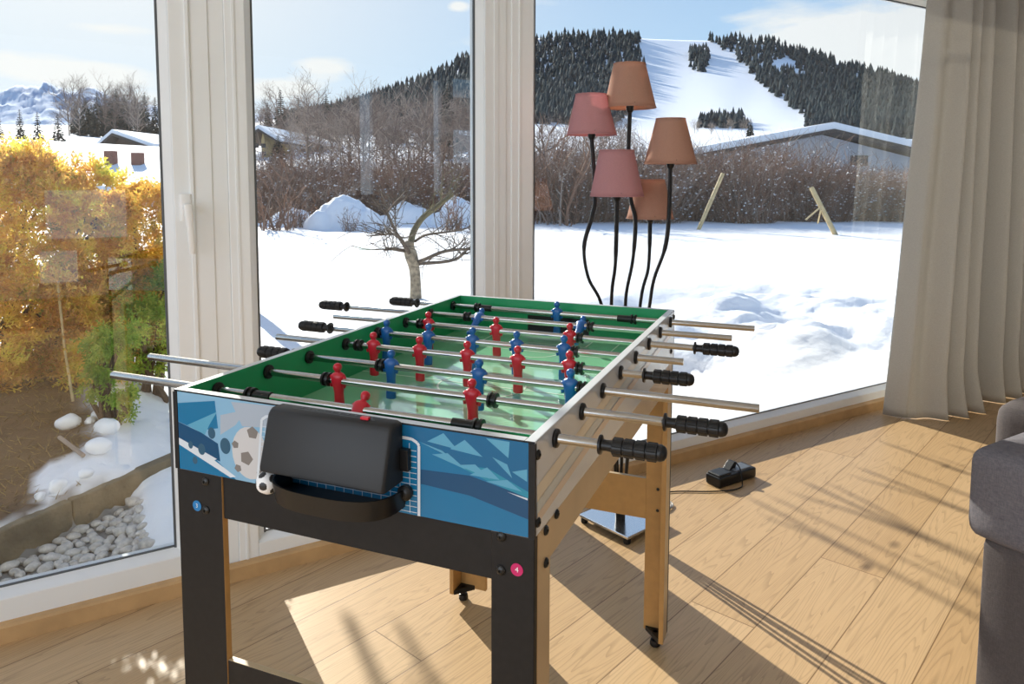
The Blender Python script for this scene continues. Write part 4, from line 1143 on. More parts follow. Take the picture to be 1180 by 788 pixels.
for k in range(20):
    D = rng.uniform(140, 200); px = rng.uniform(84, 186)
    put_bare(px, D, rng.uniform(34, 52) / FPX * D, None, 'tall leafless tree in the grove beyond the snowy roof on the left', 'grove beyond the left roof')
for k in range(10):
    D = rng.uniform(190, 240); px = rng.uniform(780, 870)
    put_bare(px, D, rng.uniform(10, 17) / FPX * D, 2, 'small pale leafless tree at the foot of the ski slope', 'bare trees below the ski slope')

# individual conifers of the valley
M_spruce = mat('spruce_green', (.018, .030, .026), .85, spec=.1, noise_amt=.4, noise_scale=2)
def spruce(px, D, h, label, seed, sparse=1.0, group=None):
    rng = random.Random(seed); m = MB()
    root = MB(); root.tube([(0, 0, -.2), (0, 0, h * .5), (0, 0, h * .97)], [h * .016, h * .011, h * .003], 6)
    o = root.build('conifer', M_bark, None)
    n = 26
    for k in range(n):
        z = h * (.08 + .90 * k / n); L_ = h * .23 * (1 - k / n) ** .8 * sparse + h * .015
        for b in range(7):
            a = k * 1.1 + b * 2 * PI / 7 + rng.uniform(-.3, .3); ll = L_ * rng.uniform(.7, 1.15); dx, dy = math.cos(a), math.sin(a); w = ll * .22 * rng.uniform(.8, 1.2)
            e = Vector((dx * ll, dy * ll, z - ll * rng.uniform(.18, .45))); mid = Vector((dx * ll * .55, dy * ll * .55, z - ll * .10)); sd = Vector((-dy, dx, 0)) * w
            m.add([(0, 0, z + h * .01), mid + sd, e, mid - sd, mid + Vector((0, 0, -w * .9))], [(0, 1, 4), (1, 2, 4), (2, 3, 4), (3, 0, 4), (0, 3, 2, 1)])
    m.build('foliage', M_spruce, o)
    p = plan(px, D); o.location = (p.x, p.y, hill_z(px, D) - .1); tag(o, label, 'tree', group)
def sp(px, ytop, ybase, D, label, seed, sparse=1.0):
    # base sits on the hillside; height from the apparent extent
    h = (hill_y(px, D) - ytop) / FPX * D
    spruce(px, D, h, label, seed, sparse)
sp(28, 124, 158, 62, 'leftmost of the three dark firs above the golden shrub', 1, .8)
sp(48, 128, 160, 58, 'middle one of the three dark firs above the golden shrub', 2, .8)
sp(71, 130, 162, 55, 'rightmost of the three dark firs above the golden shrub', 3, 1.0)
sp(2, 120, 150, 70, 'thin fir at the left edge of the left window', 4, .7)
sp(326, 102, 150, 90, 'tall fir rising above the thicket left of the others in the middle window', 5, .8)
sp(346, 108, 150, 92, 'second tall fir from the left above the middle window thicket', 6, .7)
sp(378, 106, 150, 94, 'fir with a broad top where the wooded slope begins', 7, 1.1)
sp(311, 118, 150, 88, 'slender fir beside the left mullion in the middle window', 8, .7)
sp(322, 152, 190, 42, 'bushy green conifer near the yellow house', 9, 1.5)
sp(516, 92, 160, 60, 'dark fir close to the middle mullion', 10, .9)
rng = random.Random(9)
for k, (px, top) in enumerate(((92, 117), (104, 112), (117, 106), (127, 104), (139, 102), (148, 108), (160, 107), (171, 105), (183, 110), (110, 118), (133, 112), (166, 114))):
    D = 170 + rng.uniform(-25, 30); spruce(px, D, (hill_y(px, D) - top) / FPX * D, 'tall dark conifer in the grove beyond the snowy roof on the left', 60 + k, rng.uniform(.8, 1.2), 'dark conifers beyond the left roof')
sp(862, 136, 158, 110, 'small fir standing just left of the brown house roof', 11, 1.1)

# hedge of leafless shrubs behind the lawn
def shrub_mesh(seed, h, w, n, snow=.06, rad=.007, wild=.22):
    rng = random.Random(seed); m = MB()
    for k in range(n):
        a = rng.uniform(0, 2 * PI); rr = w * .5 * math.sqrt(rng.random()); x, y = rr * math.cos(a), rr * math.sin(a) * .7
        L_ = h * rng.uniform(.45, 1.08); lean = Vector((x * rng.uniform(.1, .5) + rng.gauss(0, wild), y * .3 + rng.gauss(0, wild), 1)).normalized()
        p = Vector((x * .8, y * .8, -.05)); pts = [p]; d = lean
        for s in range(4):
            d = (d + Vector((rng.gauss(0, wild), rng.gauss(0, wild), .03))).normalized(); p = p + d * L_ / 4; pts.append(p)
        r0 = rad * rng.uniform(.6, 1.6); mi = 0 if rng.random() < .55 else (1 if rng.random() < .6 else 2)
        m.tube(pts, [r0, r0 * .85, r0 * .7, r0 * .5, r0 * .3], 3, mi, caps=False)
        for t in range(rng.randint(5, 9)):
            i = rng.randint(0, 3); b = pts[i].lerp(pts[i + 1], rng.random()); dd = (d * .5 + Vector((rng.gauss(0, .8), rng.gauss(0, .8), rng.uniform(-.2, .6)))).normalized()
            e1 = b + dd * L_ * rng.uniform(.06, .16); e2 = e1 + (dd + Vector((rng.gauss(0, .5), rng.gauss(0, .5), .3))).normalized() * L_ * .10
            m.tube([b, e1, e2], [r0 * .6, r0 * .5, r0 * .3], 3, mi, caps=False)
            if rng.random() < snow:          # a dab of snow caught in the fork
                q = e1 if rng.random() < .5 else b; sz = rng.uniform(.012, .034) * h / 2; m.add([q + Vector(v) * sz for v in ((1.5, 0, 0), (0, 1.3, 0), (-1.4, 0, 0), (0, -1.3, 0), (0, 0, .9), (0, 0, -.6))], [(0, 1, 4), (1, 2, 4), (2, 3, 4), (3, 0, 4), (1, 0, 5), (2, 1, 5), (3, 2, 5), (0, 3, 5)], 3)
    o = m.build('hedge_shrub', [M_twig_red, M_bark_t, M_twig_pale, M_snow]); d = o.data; bpy.data.objects.remove(o); return d
SH = [shrub_mesh(40 + k, 2.0, 2.0, 300, .16) for k in range(4)]
rng = random.Random(77)
def put_shrub(px, D, hs, ws=1.0, me=None, label='leafless reddish-brown shrub in the hedge along the back of the snowy lawn', group='hedge behind the lawn'):
    o = bpy.data.objects.new('hedge_shrub', me or rng.choice(SH)); COL.objects.link(o); p = plan(px, D)
    o.location = (p.x, p.y, -.15); o.scale = (ws, ws, hs); o.rotation_euler = (0, 0, rng.uniform(0, 6)); return tag(o, label, 'shrub', group)
for k in range(26):
    px = 285 + k * 31 + rng.uniform(-10, 10); D = 21.2 + rng.uniform(-.5, 1.0)
    top = lerp_tab([(280, 190), (420, 182), (560, 180), (620, 172), (700, 165), (800, 184), (860, 168), (925, 168), (948, 184), (1000, 194), (1100, 200)], px) + rng.uniform(-8, 8)
    h = (258 - top) / FPX * D
    put_shrub(px, D, h / 2.0, rng.uniform(.9, 1.15))
for k in range(22):      # a second, taller row behind
    px = 290 + k * 36 + rng.uniform(-14, 14); D = 25 + rng.uniform(-1, 2)
    top = lerp_tab([(280, 160), (420, 172), (560, 165), (620, 150), (700, 145), (780, 172), (850, 160), (925, 162), (950, 188), (1100, 196)], px) + rng.uniform(-8, 8)
    h = (250 - top) / FPX * D
    put_shrub(px, D, h / 2.0, rng.uniform(1.0, 1.3), label='taller leafless brown shrub in the second row of the hedge', group='second row of the hedge')
# dark-stemmed young shrubs standing in front of the hedge
SM = shrub_mesh(61, 1.0, .9, 26, .0, .012)
for px, D, h, lab in ((318, 17.5, 1.75, 'small dark-stemmed bare shrub on the snow near the left mullion'), (345, 18.5, 1.1, 'low bare shrub left of the snow heap'), (402, 17.2, .62, 'few dark stems sticking out of the snow heap'), (522, 17.6, 1.15, 'dark bare bush poking through the snow beside the middle mullion'), (640, 20.0, 2.9, 'tall thin whips of a bare shrub right of the middle mullion')):
    put_shrub(px, D, h, h * .8, SM, lab, None)
    
# heaps of snow over buried bushes
def heap(px, D, w, h, label, seed):
    p = plan(px, D); V = []; n = 44; hr = random.Random(seed)
    blobs = [(0, 0, .62, 1.0), (-.42, .05, .5, .55), (.40, -.1, .52, .68)] + [(hr.uniform(-.55, .55), hr.uniform(-.4, .4), hr.uniform(.22, .36), hr.uniform(.4, .85)) for k in range(4)]
    for j in range(n + 1):
        for i in range(n + 1):
            a, b = i / n * 2 - 1, j / n * 2 - 1; r = math.hypot(a, b)
            z = 0.0
            for (bx, by, br, bh) in blobs:
                d2 = ((a - bx) ** 2 + (b - by) ** 2) / br ** 2
                z = max(z, h * bh * max(0, 1 - d2) ** .42)
            z += h * .16 * fbm(a * 2.3 + seed, b * 2.3, seed, 4) * min(1, z / (.3 * h)) + .03 * max(0, 1 - r)
            V.append((a * w / 2, b * w / 2 * .7, z - .06))
    F = [(j * (n + 1) + i, j * (n + 1) + i + 1, (j + 1) * (n + 1) + i + 1, (j + 1) * (n + 1) + i) for j in range(n) for i in range(n)]
    o = np_mesh('snow_heap', V, F, M_snow, smooth=True); o.location = (p.x, p.y, -.12); o.rotation_euler = (0, 0, -.54); tag(o, label, 'snow heap')
heap(396, 18.2, 2.2, .84, 'tall snow heap left of the fruit tree behind the lawn', 1)
heap(336, 19.0, 1.9, .50, 'low snow heap at the left of the lawn edge', 2)
heap(470, 19.6, 2.0, .62, 'lumpy snow heap behind the fruit tree trunk', 5)
heap(530, 19.4, 2.0, .74, 'snow heap under the dark bush beside the middle mullion', 8)

# ------------------------------------------------------------------ fruit tree on the lawn
def fruit_tree():
    D = 7.75; c = plan(478, D); zc = ground(c.x, c.y)
    def w(px, y, dd=0.0):
        q = plan(px, D + dd); return Vector((q.x, q.y, 1.204 + (202 - y) / FPX * (D + dd)))
    M_fb = mat('fruit_tree_bark', (.30, .245, .17), .85, noise_amt=.55, noise_scale=22, bump=.5, bump_scale=45)
    M_fbd = mat('dark_branch_bark', (.115, .085, .06), .85, noise_amt=.4, noise_scale=20, bump=.5, bump_scale=60)
    M_fb2 = mat('mossy_bark', (.17, .145, .075), .85, noise_amt=.4, noise_scale=9, bump=.5, bump_scale=45)
    m = MB(); base = Vector((c.x, c.y, zc - .05))
    m.tube(catmull([base, w(478, 330), w(477, 312), w(474, 298), w(471, 286), w(472, 278)]), None or [.066, .065, .063, .062, .06, .059, .058, .057, .056, .056, .056, .056, .056, .057, .058, .060, .062, .064, .066, .068, .068, .066, .064, .06, .058, .056, .054, .052, .05, .048, .04][:31], 12)
    o = smooth_angle(m.build('fruit_tree', M_fb, None), 60)
    rng = random.Random(3)
    limbs = [
        ([(472, 284, 0), (476, 268, .1), (486, 252, .15), (500, 241, .2), (512, 231, .25), (522, 224, .3)], .040, .020, M_fb2),
        ([(474, 297, 0), (464, 280, -.15), (456, 268, -.25), (449, 252, -.3), (444, 238, -.35)], .026, .008, M_fbd),
        ([(472, 290, 0), (458, 288, -.1), (450, 287, -.2), (443, 288, -.25)], .022, .014, M_fbd),
        ([(482, 302, 0), (494, 297, -.2), (508, 291, -.35), (524, 288, -.45), (548, 287, -.5)], .022, .012, M_fbd),
        ([(482, 304, 0), (500, 303, .15), (518, 301, .25), (530, 296, .3), (540, 286, .35), (550, 278, .4)], .020, .010, M_fbd),
        ([(478, 278, 0), (490, 271, -.25), (510, 268, -.4), (530, 265, -.5), (545, 260, -.5)], .015, .006, M_fbd),
        ([(459, 274, -.2), (452, 270, -.35), (441, 271, -.45)], .014, .006, M_fbd),
        ([(456, 268, -.25), (455, 250, .1), (456, 232, .2)], .010, .004, M_fbd),
    ]
    for pts, r0, r1, mm in limbs:
        b = MB(); P3 = catmull([w(*p) for p in pts]); n = len(P3)
        b.tube(P3, [r0 + (r1 - r0) * i / (n - 1) for i in range(n)], 8)
        k0 = n // 3
        for k in range(13):
            i = rng.randint(k0, n - 1); d = (P3[i] - P3[i - 1]).normalized()
            nd = (d * .4 + Vector((rng.gauss(0, .6), rng.gauss(0, .6), rng.gauss(.35, .5)))).normalized()
            grow(b, P3[i], nd, rng.uniform(.12, .34), .0062, 1, rng, up=.1, nch=(2, 4), spread=.8, thin=.003)
        smooth_angle(b.build('branch', mm, o), 60)
    tag(o, 'gnarled bare fruit tree with a pale trunk on the snowy lawn', 'tree')
fruit_tree()

# tall bare tree behind the left mullion; its boughs shade the floor at the right
def tall_tree():
    rng = random.Random(21); x, y = 1.50, 7.0; z = ground(x, y)
    m = MB(); m.tube([(x, y, z - .1), (x + .01, y, 1.5), (x - .01, y, 3.2), (x + .02, y, 4.2), (x + .05, y + .1, 5.4)], [.072, .066, .058, .048, .03], 9)
    o = smooth_angle(m.build('tall_bare_tree', M_bark), 60)
    b = MB()
    for zz, tx, ty, tz, r in ((4.5, 3.7, 7.0, 4.95, .030), (4.9, 3.2, 7.5, 5.6, .024), (5.2, 2.6, 6.8, 6.6, .02), (4.6, .1, 7.0, 5.0, .022), (5.0, .3, 7.3, 6.0, .02)):
        p0 = Vector((x + .02, y, zz)); p1 = Vector((tx, ty, tz)); mid = p0.lerp(p1, .5) + Vector((0, rng.gauss(0, .08), .10)); pts = catmull([p0, mid, p1], 5); n = len(pts)
        b.tube(pts, [r + (r * .45 - r) * i / (n - 1) for i in range(n)], 6)
        for k in range(4):
            i = rng.randint(3, n - 1); d = (pts[i] - pts[i - 1]).normalized(); nd = (d + Vector((rng.gauss(0, .3), rng.gauss(0, .4), rng.uniform(.3, .7)))).normalized()
            grow(b, pts[i], nd, rng.uniform(.4, .9), r * .5, 1, rng, up=.15, nch=(2, 3), spread=.5, thin=.004)
    # weeping boughs hanging from the limbs
    for hx, hy, z1, r, sl in ((2.18, 7.0, 3.46, .016, .10), (2.34, 7.05, 3.50, .012, .02), (2.46, 6.95, 3.44, .018, .12), (2.62, 7.0, 3.60, .011, -.06), (2.80, 7.0, 3.48, .016, .10), (2.98, 7.02, 3.52, .013, .05), (3.12, 7.0, 3.42, .017, .14), (3.26, 7.0, 3.55, .012, -.04), (3.42, 7.0, 3.50, .015, .08), (3.56, 7.0, 3.60, .010, .0), (.62, 7.0, 3.43, .030, .12), (.75, 7.0, 3.48, .022, .10), (.50, 7.05, 3.62, .02, -.05)):
        zt = 4.78 if hx > 1 else 4.85
        pts = catmull([Vector((hx - sl * .3, hy, zt)), Vector((hx, hy + .03, zt - .35)), Vector((hx + sl * .35, hy + .02, (zt + z1) / 2 - .1)), Vector((hx + sl, hy, z1))], 4); n = len(pts)
        b.tube(pts, [r + (r * .5 - r) * i / (n - 1) for i in range(n)], 5)
        for k in range(4):
            i = rng.randint(3, n - 3); p = pts[i]; q = p + Vector((rng.uniform(-.14, .16), rng.gauss(0, .05), -rng.uniform(.12, .30))); b.tube([p, p.lerp(q, .5) + Vector((.02, 0, -.01)), q], [r * .6, r * .5, r * .3], 4)
    b.build('crown', M_bark_t, o); tag(o, 'tall bare tree standing behind the left window mullion', 'tree')
tall_tree()

# leaning stakes
M_stake = mat('pale_timber', (.52, .40, .21), .7, noise_amt=.2, noise_scale=8)
def stake(b, t, r, label, props=()):
    m = MB(); m.tube([b - (t - b) * .08, b.lerp(t, .5), t], [r, r, r * .95], 8); o = smooth_angle(m.build('wooden_stake', M_stake), 50)
    for a, c in props:
        k = MB(); k.tube([a, c], .018, 6); k.build('prop', M_stake, o)
    tag(o, label, 'stake')
def wpt(px, y, D): q = plan(px, D); return Vector((q.x, q.y, 1.204 + (202 - y) / FPX * D))
D1 = 16.5
stake(wpt(965, 272, D1), wpt(934, 215, D1 + .2), .055, 'pale timber stake leaning left near the curtain, propped by thin sticks', [(wpt(945, 238, D1), wpt(929, 252, D1 - .3)), (wpt(946, 240, D1), wpt(943, 256, D1 + .3))])
stake(wpt(805, 265, 18), wpt(832, 199, 18), .048, 'pale timber stake leaning right behind the lamp')

# ------------------------------------------------------------------ houses
M_roofedge = mat('dark_roof_timber', (.055, .042, .035), .7)
M_brownwall = mat('brown_timber_wall', (.10, .065, .045), .8, noise_amt=.2, noise_scale=3)
M_render = mat('pale_render', (.62, .64, .68), .9)
M_yellow = mat('yellow_render', (.62, .48, .24), .9)
M_brick = mat('chimney_brick', (.24, .10, .07), .9, noise_amt=.2, noise_scale=6)
M_window = mat('dark_window', (.03, .035, .045), .1)
def house(px0, px1, D, ybase, yeave, yridge, pxr, depth, wallm, label, roof_t=.25, name='house', over=.5, windows=(), chimneys=(), wall_in=1.0):
    """gable front facing the garden, from column px0 to px1; ridge at column pxr"""
    zb = 1.204 + (202 - ybase) / FPX * D; ze = 1.204 + (202 - yeave) / FPX * D; zr = 1.204 + (202 - yridge) / FPX * D
    mpp = D / FPX; org = plan((px0 + px1) / 2, D); root = empty(name, (org.x, org.y, zb), math.atan2(-.517, .856))
    xa, xb, xr = (px0 - (px0 + px1) / 2) * mpp, (px1 - (px0 + px1) / 2) * mpp, (pxr - (px0 + px1) / 2) * mpp
    we, wr = ze - zb, zr - zb
    m = MB(); m.prism([(xa + wall_in, -4), (xb - wall_in, -4), (xb - wall_in, we), (xr, wr - .05), (xa + wall_in, we)], 'y', .6, depth); m.build('wall', wallm, root)
    def slab(t0, t1, name, mt, oh):
        s = MB()
        sl, sr = (wr - we) / (xr - xa), (wr - we) / (xb - xr)
        out = [(xa - oh, we - sl * oh + t0), (xr, wr + t0), (xb + oh, we - sr * oh + t0), (xb + oh, we - sr * oh + t1), (xr, wr + t1), (xa - oh, we - sl * oh + t1)]
        s.prism(out, 'y', -oh, depth + oh); return s.build(name, mt, root)
    slab(0, .16, 'roof', M_roofedge, over)
    slab(.161, .16 + roof_t, 'roof_snow', M_snow, over - .06)
    for (a, b, c, d) in windows:
        k = MB(); x0, x1 = (a - (px0 + px1) / 2) * mpp, (b - (px0 + px1) / 2) * mpp; z0, z1 = (202 - d) / FPX * D + 1.204 - zb, (202 - c) / FPX * D + 1.204 - zb
        k.box(x0, x1, .55, .62, z0, z1); k.build('window', M_window, root)
    for (a, b, c, d, yy) in chimneys:
        k = MB(); x0, x1 = (a - (px0 + px1) / 2) * mpp, (b - (px0 + px1) / 2) * mpp; z0, z1 = (202 - d) / FPX * D + 1.204 - zb, (202 - c) / FPX * D + 1.204 - zb
        k.box(x0, x1, yy, yy + .6, z0 - .6, z1); k.box(x0 - .04, x1 + .04, yy - .04, yy + .64, z1, z1 + .08); k.build('chimney', M_brick, root)
    tag(root, label, 'house'); return root
house(800, 1072, 36, 215, 181, 153, 950, 9, M_render, 'low house with a wide snow-covered gable roof beyond the hedge at the right', .32, over=.8, wall_in=.6, windows=((984, 1004, 178, 190),))
house(286, 318, 60, 186, 162, 152, 302, 8, M_yellow, 'yellow house beside the left mullion in the middle window', .3, windows=((292, 297, 166, 171), (300, 305, 166, 171), (292, 297, 175, 180), (300, 305, 175, 180)))
house(320, 366, 72, 186, 168, 159, 336, 9, M_render, 'white house with a snowy roof half hidden by the thicket', .4, windows=((330, 336, 172, 178), (345, 351, 172, 178)))
house(432, 470, 110, 163, 155, 151, 452, 9, M_brownwall, 'brown house with a snowy roof among the thicket trees', .5)
house(484, 548, 75, 176, 160, 155, 512, 9, M_brownwall, 'brown house with a broad snowy roof next to the middle mullion', .4)
house(119, 176, 48, 178, 172, 158, 136, 7, M_brownwall, 'small house with a dark gable beyond the big snowy roof', .25, over=.4, wall_in=.3)
# big snowy roof seen from above, beyond the golden shrub
def big_roof():
    D = 26; root_p = plan(120, D); root = empty('snowy_building', (root_p.x, root_p.y, 0), math.atan2(-.517, .856)); mpp = D / FPX
    def X(px, dd=0): return (px - 590) / FPX * (D + dd) - (120 - 590) / FPX * D
    def Zy(y, dd=0): return 1.204 + (202 - y) / FPX * (D + dd)
    m = MB(); xa, xb = X(-200), X(215); 
    m.add([(xa, 0, Zy(212)), (xb, 0, Zy(216)), (xb, 8, Zy(176, 8)), (xa, 8, Zy(160, 8)), (xa, 0, Zy(212) - .25), (xb, 0, Zy(216) - .25), (xb, 8, Zy(176, 8) - .25), (xa, 8, Zy(160, 8) - .25)],
          [(0, 1, 2, 3), (7, 6, 5, 4), (0, 4, 5, 1), (1, 5, 6, 2), (2, 6, 7, 3), (3, 7, 4, 0)])
    m.build('roof_snow', M_snow, root)
    m = MB(); m.box(xa + .4, xb - .4, .5, 7.6, -1.5, Zy(212) - .3); m.build('wall', M_render, root)
    for px, y0, y1 in ((127, 175, 186), (158, 177, 188)):
        k = MB(); dd = 4.2; f = (D + dd) / FPX; x = X(px, dd); k.box(x - 5 * f, x + 5 * f, dd, dd + .4, Zy(y1, dd) - .25, Zy(y0, dd)); k.build('chimney', M_brick, root)
    tag(root, 'building with a large snow-covered roof and two brick chimneys behind the golden shrub', 'building')
big_roof()

# ------------------------------------------------------------------ close to the left window
# kerb stones
M_kerb = mat('weathered_concrete', (.17, .135, .085), .9, noise_amt=.4, noise_scale=9, bump=.6, bump_scale=60)
def kerb(t0, t1, label):
    m = MB(); a = K0 + KD * t0; b = K0 + KD * t1; n = KN * .055
    pts = [(a.x, a.y), (b.x, b.y), (b.x + n.x, b.y + n.y), (a.x + n.x, a.y + n.y)]
    m.prism(pts, 'z', -.22, .022); o = m.build('kerb_stone', M_kerb, None, bevel=.006); tag(o, label, 'kerb')
kerb(-.72, -.112, 'mossy kerb stone at the far left behind the gravel')
kerb(-.108, .262, 'mossy kerb stone in the middle of the row outside the left window')
kerb(.266, 1.3, 'mossy kerb stone nearest the mullion, its top under snow')
# pebbles
M_peb = mat('pale_pebble', (.52, .49, .45), .75, noise_amt=.25, noise_scale=1.3, bump=.15, bump_scale=10)
def stone_mesh(seed, name, m_):
    import bmesh
    bm = bmesh.new(); bmesh.ops.create_icosphere(bm, subdivisions=3, radius=1.0)
    for v in bm.verts:
        d = 1 + .30 * noise.noise(v.co * .9 + Vector((seed * 3.1, 0, 0))) + .08 * noise.noise(v.co * 2.5 + Vector((0, seed, 0))); v.co = Vector((v.co.x * d * 1.15, v.co.y * d * .9, v.co.z * d * .68))
    me = bpy.data.meshes.new(name); bm.to_mesh(me); bm.free(); me.materials.append(m_); me.polygons.foreach_set('use_smooth', [True] * len(me.polygons)); return me
PM = [stone_mesh(k, 'pebble', M_peb) for k in range(5)]
rng = random.Random(8); placed = []
tries = 0
while len(placed) < 240 and tries < 14000:
    tries += 1
    x = rng.uniform(-.62, .20); y = rng.uniform(.13, .9); s = kerb_s(x, y)
    if s > -.02 or s < -.42: continue
    if y < .16: continue
    r = rng.uniform(.013, .026)
    if any((x - a) ** 2 + (y - b) ** 2 < (r + c) ** 2 * .80 for a, b, c in placed): continue
    placed.append((x, y, r)); o = bpy.data.objects.new('pebble', rng.choice(PM)); COL.objects.link(o)
    o.location = (x, y, ground(x, y) + r * .45); o.scale = (r, r, r); o.rotation_euler = (rng.uniform(-.3, .3), rng.uniform(-.3, .3), rng.uniform(0, 6))
    tag(o, 'pale rounded pebble in the gravel strip outside the left window', 'pebble', 'pebbles outside the left window')
# lumps of snow and stones on the bank
SMs = [stone_mesh(20 + k, 'snow_lump', M_snow) for k in range(4)]
def gpt(px, y):
    # ground point seen at a pixel of the bank (march along the view)
    t = (px - 590) / FPX
    for k in range(40, 700):
        D = k * .01; q = plan(px, D); z = 1.204 + (202 - y) / FPX * D
        if z <= ground(q.x, q.y): return Vector((q.x, q.y, ground(q.x, q.y)))
    return Vector((q.x, q.y, ground(q.x, q.y)))
for px, y, rpx, lab in ((50, 575, 11, 'pointed snow lump nearest the kerb'), (67, 500, 13, 'square snow lump on the bare soil'), (118, 474, 9, 'grey snow-dusted stone beside the green foliage'), (100, 474, 5, 'small snow ball above the row of lumps'), (104, 490, 9, 'snow lump in the upper middle of the bank'), (92, 494, 6, 'small snow lump beside the bare soil'),
                        (112, 505, 14, 'largest snow lump in the middle of the bank'), (100, 528, 13, 'snow lump below the largest one'), (84, 560, 8, 'low snow lump at the edge of the soil'), (28, 588, 7, 'flat snow lump at the far left above the kerb'), (125, 490, 7, 'snow lump under the green foliage')):
    p = gpt(px, y); D = (p - Vector((0, -2.25, 1.2))).dot(Vector((.515, .853, 0))); r = rpx / FPX * D
    o = bpy.data.objects.new('snow_lump', rng.choice(SMs)); COL.objects.link(o); o.location = (p.x, p.y, p.z + r * .35); o.scale = (r * .95, r * .95, r * 1.15); o.rotation_euler = (0, 0, rng.uniform(0, 6)); tag(o, lab, 'snow lump')
# twigs lying on the soil
m = MB(); a, b = gpt(55, 518), gpt(82, 540); m.tube([a + Vector((0, 0, .015)), b + Vector((0, 0, .015))], .009, 6); tag(m.build('fallen_branch', M_twig_pale), 'pale broken branch lying on the soil of the bank', 'branch')

# dry grass and litter on the soil: nobody could count it
V, F = [], []
rng = random.Random(15)
for k in range(5200):
    x = rng.uniform(-1.2, .35); y = rng.uniform(.45, 2.5)
    if soilness(x, y) < .45: continue
    z = ground(x, y); a = rng.uniform(0, 2 * PI); l = rng.uniform(.02, .06); w = .0022; tilt = rng.uniform(.1, .8)
    d = Vector((math.cos(a) * math.cos(tilt), math.sin(a) * math.cos(tilt), math.sin(tilt))) * l; s = Vector((-math.sin(a), math.cos(a), 0)) * w
    b_ = len(V); p = Vector((x, y, z)); V += [p - s, p + s, p + d * .6 + s * .7 + Vector((0, 0, -.002)), p + d]; F.append((b_, b_ + 1, b_ + 2, b_ + 3))
tag(np_mesh('dry_grass', V, F, leaf_mat('dry_grass', [(.3, (.16, .10, .045)), (.5, (.30, .20, .07)), (.7, (.22, .19, .06))], .3, 9)), 'dry brown grass and litter on the soil above the kerb', 'grass', kind='stuff')

# thuja and conifer shrubs
def foliage(blobs, n, seed, leaf=.026, droop=.0):
    rng = random.Random(seed); V = []; F = []
    wts = [b[3] * b[4] + b[4] * b[5] + b[3] * b[5] for b in blobs]
    clumps = []
    for k in range(max(12, n // 40)):
        cx, cy, cz, rx, ry, rz = rng.choices(blobs, wts)[0]
        d = Vector((rng.gauss(0, 1), rng.gauss(0, 1), rng.gauss(0, 1))).normalized(); f = rng.uniform(.6, 1.0) ** .5
        clumps.append((Vector((cx + d.x * rx * f, cy + d.y * ry * f, cz + d.z * rz * f)), d, rng.uniform(.035, .075) * leaf / .026))
    for k in range(n):
        c, d0, cr_ = rng.choice(clumps)
        d = (Vector((rng.gauss(0, 1), rng.gauss(0, 1), rng.gauss(0, 1))).normalized() + d0 * .6 + Vector((0, 0, .35 - droop))).normalized()
        p = c + Vector((d.x, d.y, d.z * 1.25)) * cr_ * rng.uniform(.3, 1.0)
        ax = (d + Vector((rng.gauss(0, .3), rng.gauss(0, .3), rng.uniform(.0, .6) - droop))).normalized()
        sd = ax.cross(Vector((rng.gauss(0, 1), rng.gauss(0, 1), rng.gauss(0, 1)))).normalized()
        L_ = leaf * rng.uniform(1.6, 3.2)
        m = 4
        for j in range(m):          # fan of flat scale-leaf sprays
            t = j / (m - 1); sgn = 1 if j % 2 else -1
            b0 = p + ax * L_ * t * .8; dirn = (ax * .75 + sd * sgn * .75).normalized(); ln = leaf * (1.3 - .5 * t) * rng.uniform(.7, 1.2); w = dirn.cross(sd.cross(ax)).normalized() * leaf * .17
            nrm = sd.cross(ax).normalized(); wv = nrm.cross(dirn).normalized() * leaf * .20
            e = b0 + dirn * ln; mid = b0 + dirn * ln * .5
            i = len(V); V += [b0, mid + wv, e, mid - wv]; F.append((i, i + 1, i + 2, i + 3))
        i = len(V); wv = sd * leaf * .12; V += [p - wv, p + wv, p + ax * L_ + wv * .5, p + ax * L_ - wv * .5]; F.append((i, i + 1, i + 2, i + 3))
    return V, F
M_gold = leaf_mat('golden_thuja', [(.30, (.26, .34, .05)), (.41, (.86, .78, .12)), (.50, (.84, .58, .13)), (.58, (.72, .40, .12)), (.66, (.30, .36, .05))], .62, 6)
M_goldo = leaf_mat('orange_thuja', [(.30, (.32, .30, .04)), (.45, (.80, .56, .09)), (.58, (.74, .42, .08)), (.70, (.30, .36, .05))], .6, 6)
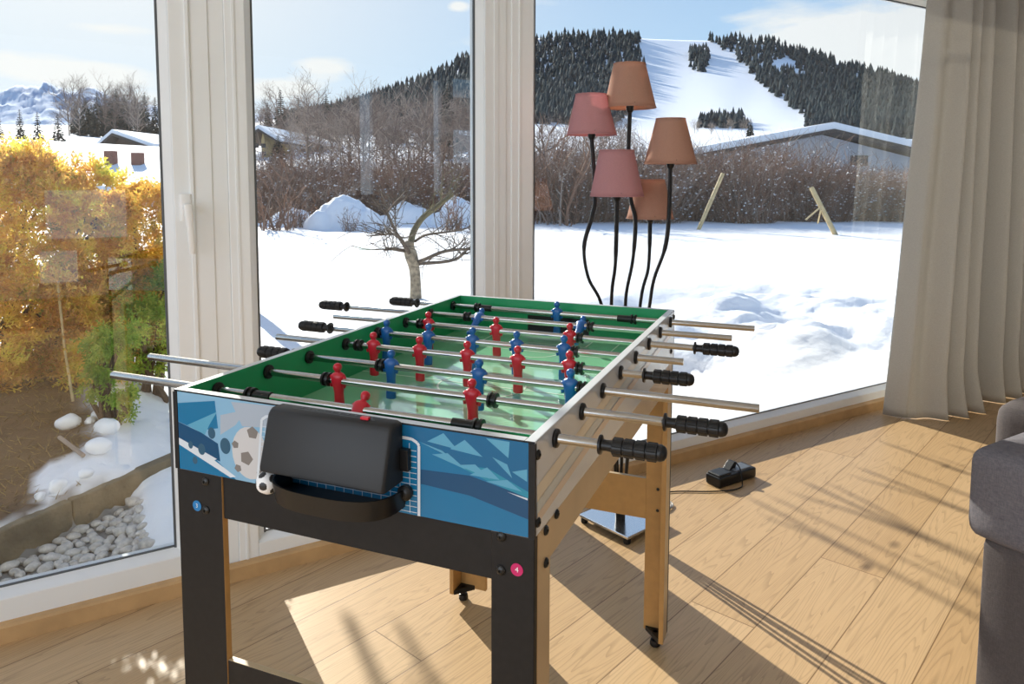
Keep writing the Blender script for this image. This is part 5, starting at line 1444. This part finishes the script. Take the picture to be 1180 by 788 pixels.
M_greenl = leaf_mat('green_conifer', [(.30, (.10, .20, .02)), (.48, (.26, .42, .05)), (.60, (.48, .50, .08)), (.72, (.18, .30, .04))], .6, 8)
M_stemb = mat('brown_stem', (.07, .045, .03), .85)
def thuja(name, blobs, n, seed, m_, label, leaf=.026, droop=0.0):
    cx, cy = blobs[0][0], blobs[0][1]; zb = ground(cx, cy)
    st = MB(); rng = random.Random(seed)
    for b in blobs:
        for k in range(3):
            st.tube([(cx + rng.gauss(0, .03), cy + rng.gauss(0, .03), zb - .05), ((cx + b[0]) / 2 + rng.gauss(0, .05), (cy + b[1]) / 2, (zb + b[2]) / 2), (b[0] + rng.gauss(0, b[3] * .3), b[1] + rng.gauss(0, b[4] * .3), b[2] + b[5] * .5)], [.016, .012, .005], 6)
    o = st.build(name, M_stemb); V, F = foliage(blobs, n, seed, leaf, droop); np_mesh('foliage', V, F, m_, o); tag(o, label, 'shrub'); return o
thuja('golden_thuja', [(-.32, 2.2, .72, .46, .36, .60), (-.02, 2.05, .68, .27, .28, .52), (-.12, 2.2, .95, .20, .22, .36), (.14, 2.12, .78, .17, .22, .42), (-.30, 2.0, .42, .34, .26, .30), (.05, 1.98, .40, .24, .22, .25)], 16000, 31, M_gold, 'large golden-yellow thuja shrub filling the left window')
thuja('orange_thuja', [(.34, 2.16, .80, .17, .22, .36), (.30, 2.1, .50, .14, .18, .26)], 4200, 33, M_goldo, 'orange-gold conifer shrub against the left window stile')
thuja('green_conifer_shrub', [(.34, 1.95, .42, .15, .2, .22), (.42, 1.98, .58, .10, .16, .16)], 1900, 35, M_greenl, 'low green conifer shrub at the lower right of the left window')
thuja('drooping_conifer', [(.135, 1.45, .30, .075, .10, .20), (.17, 1.40, .42, .10, .10, .14), (.12, 1.38, .19, .045, .06, .10)], 1100, 37, M_greenl, 'drooping green conifer branch hanging over the snowy bank', .02, .9)
m = MB(); a = gpt(74, 470); m.tube([a + Vector((0, 0, -.03)), wpt(66, 400, 3.45), wpt(62, 326, 3.4)], [.007, .006, .006], 6); tag(smooth_angle(m.build('bamboo_cane', M_stake)), 'thin pale garden cane stuck in front of the golden shrub', 'cane')
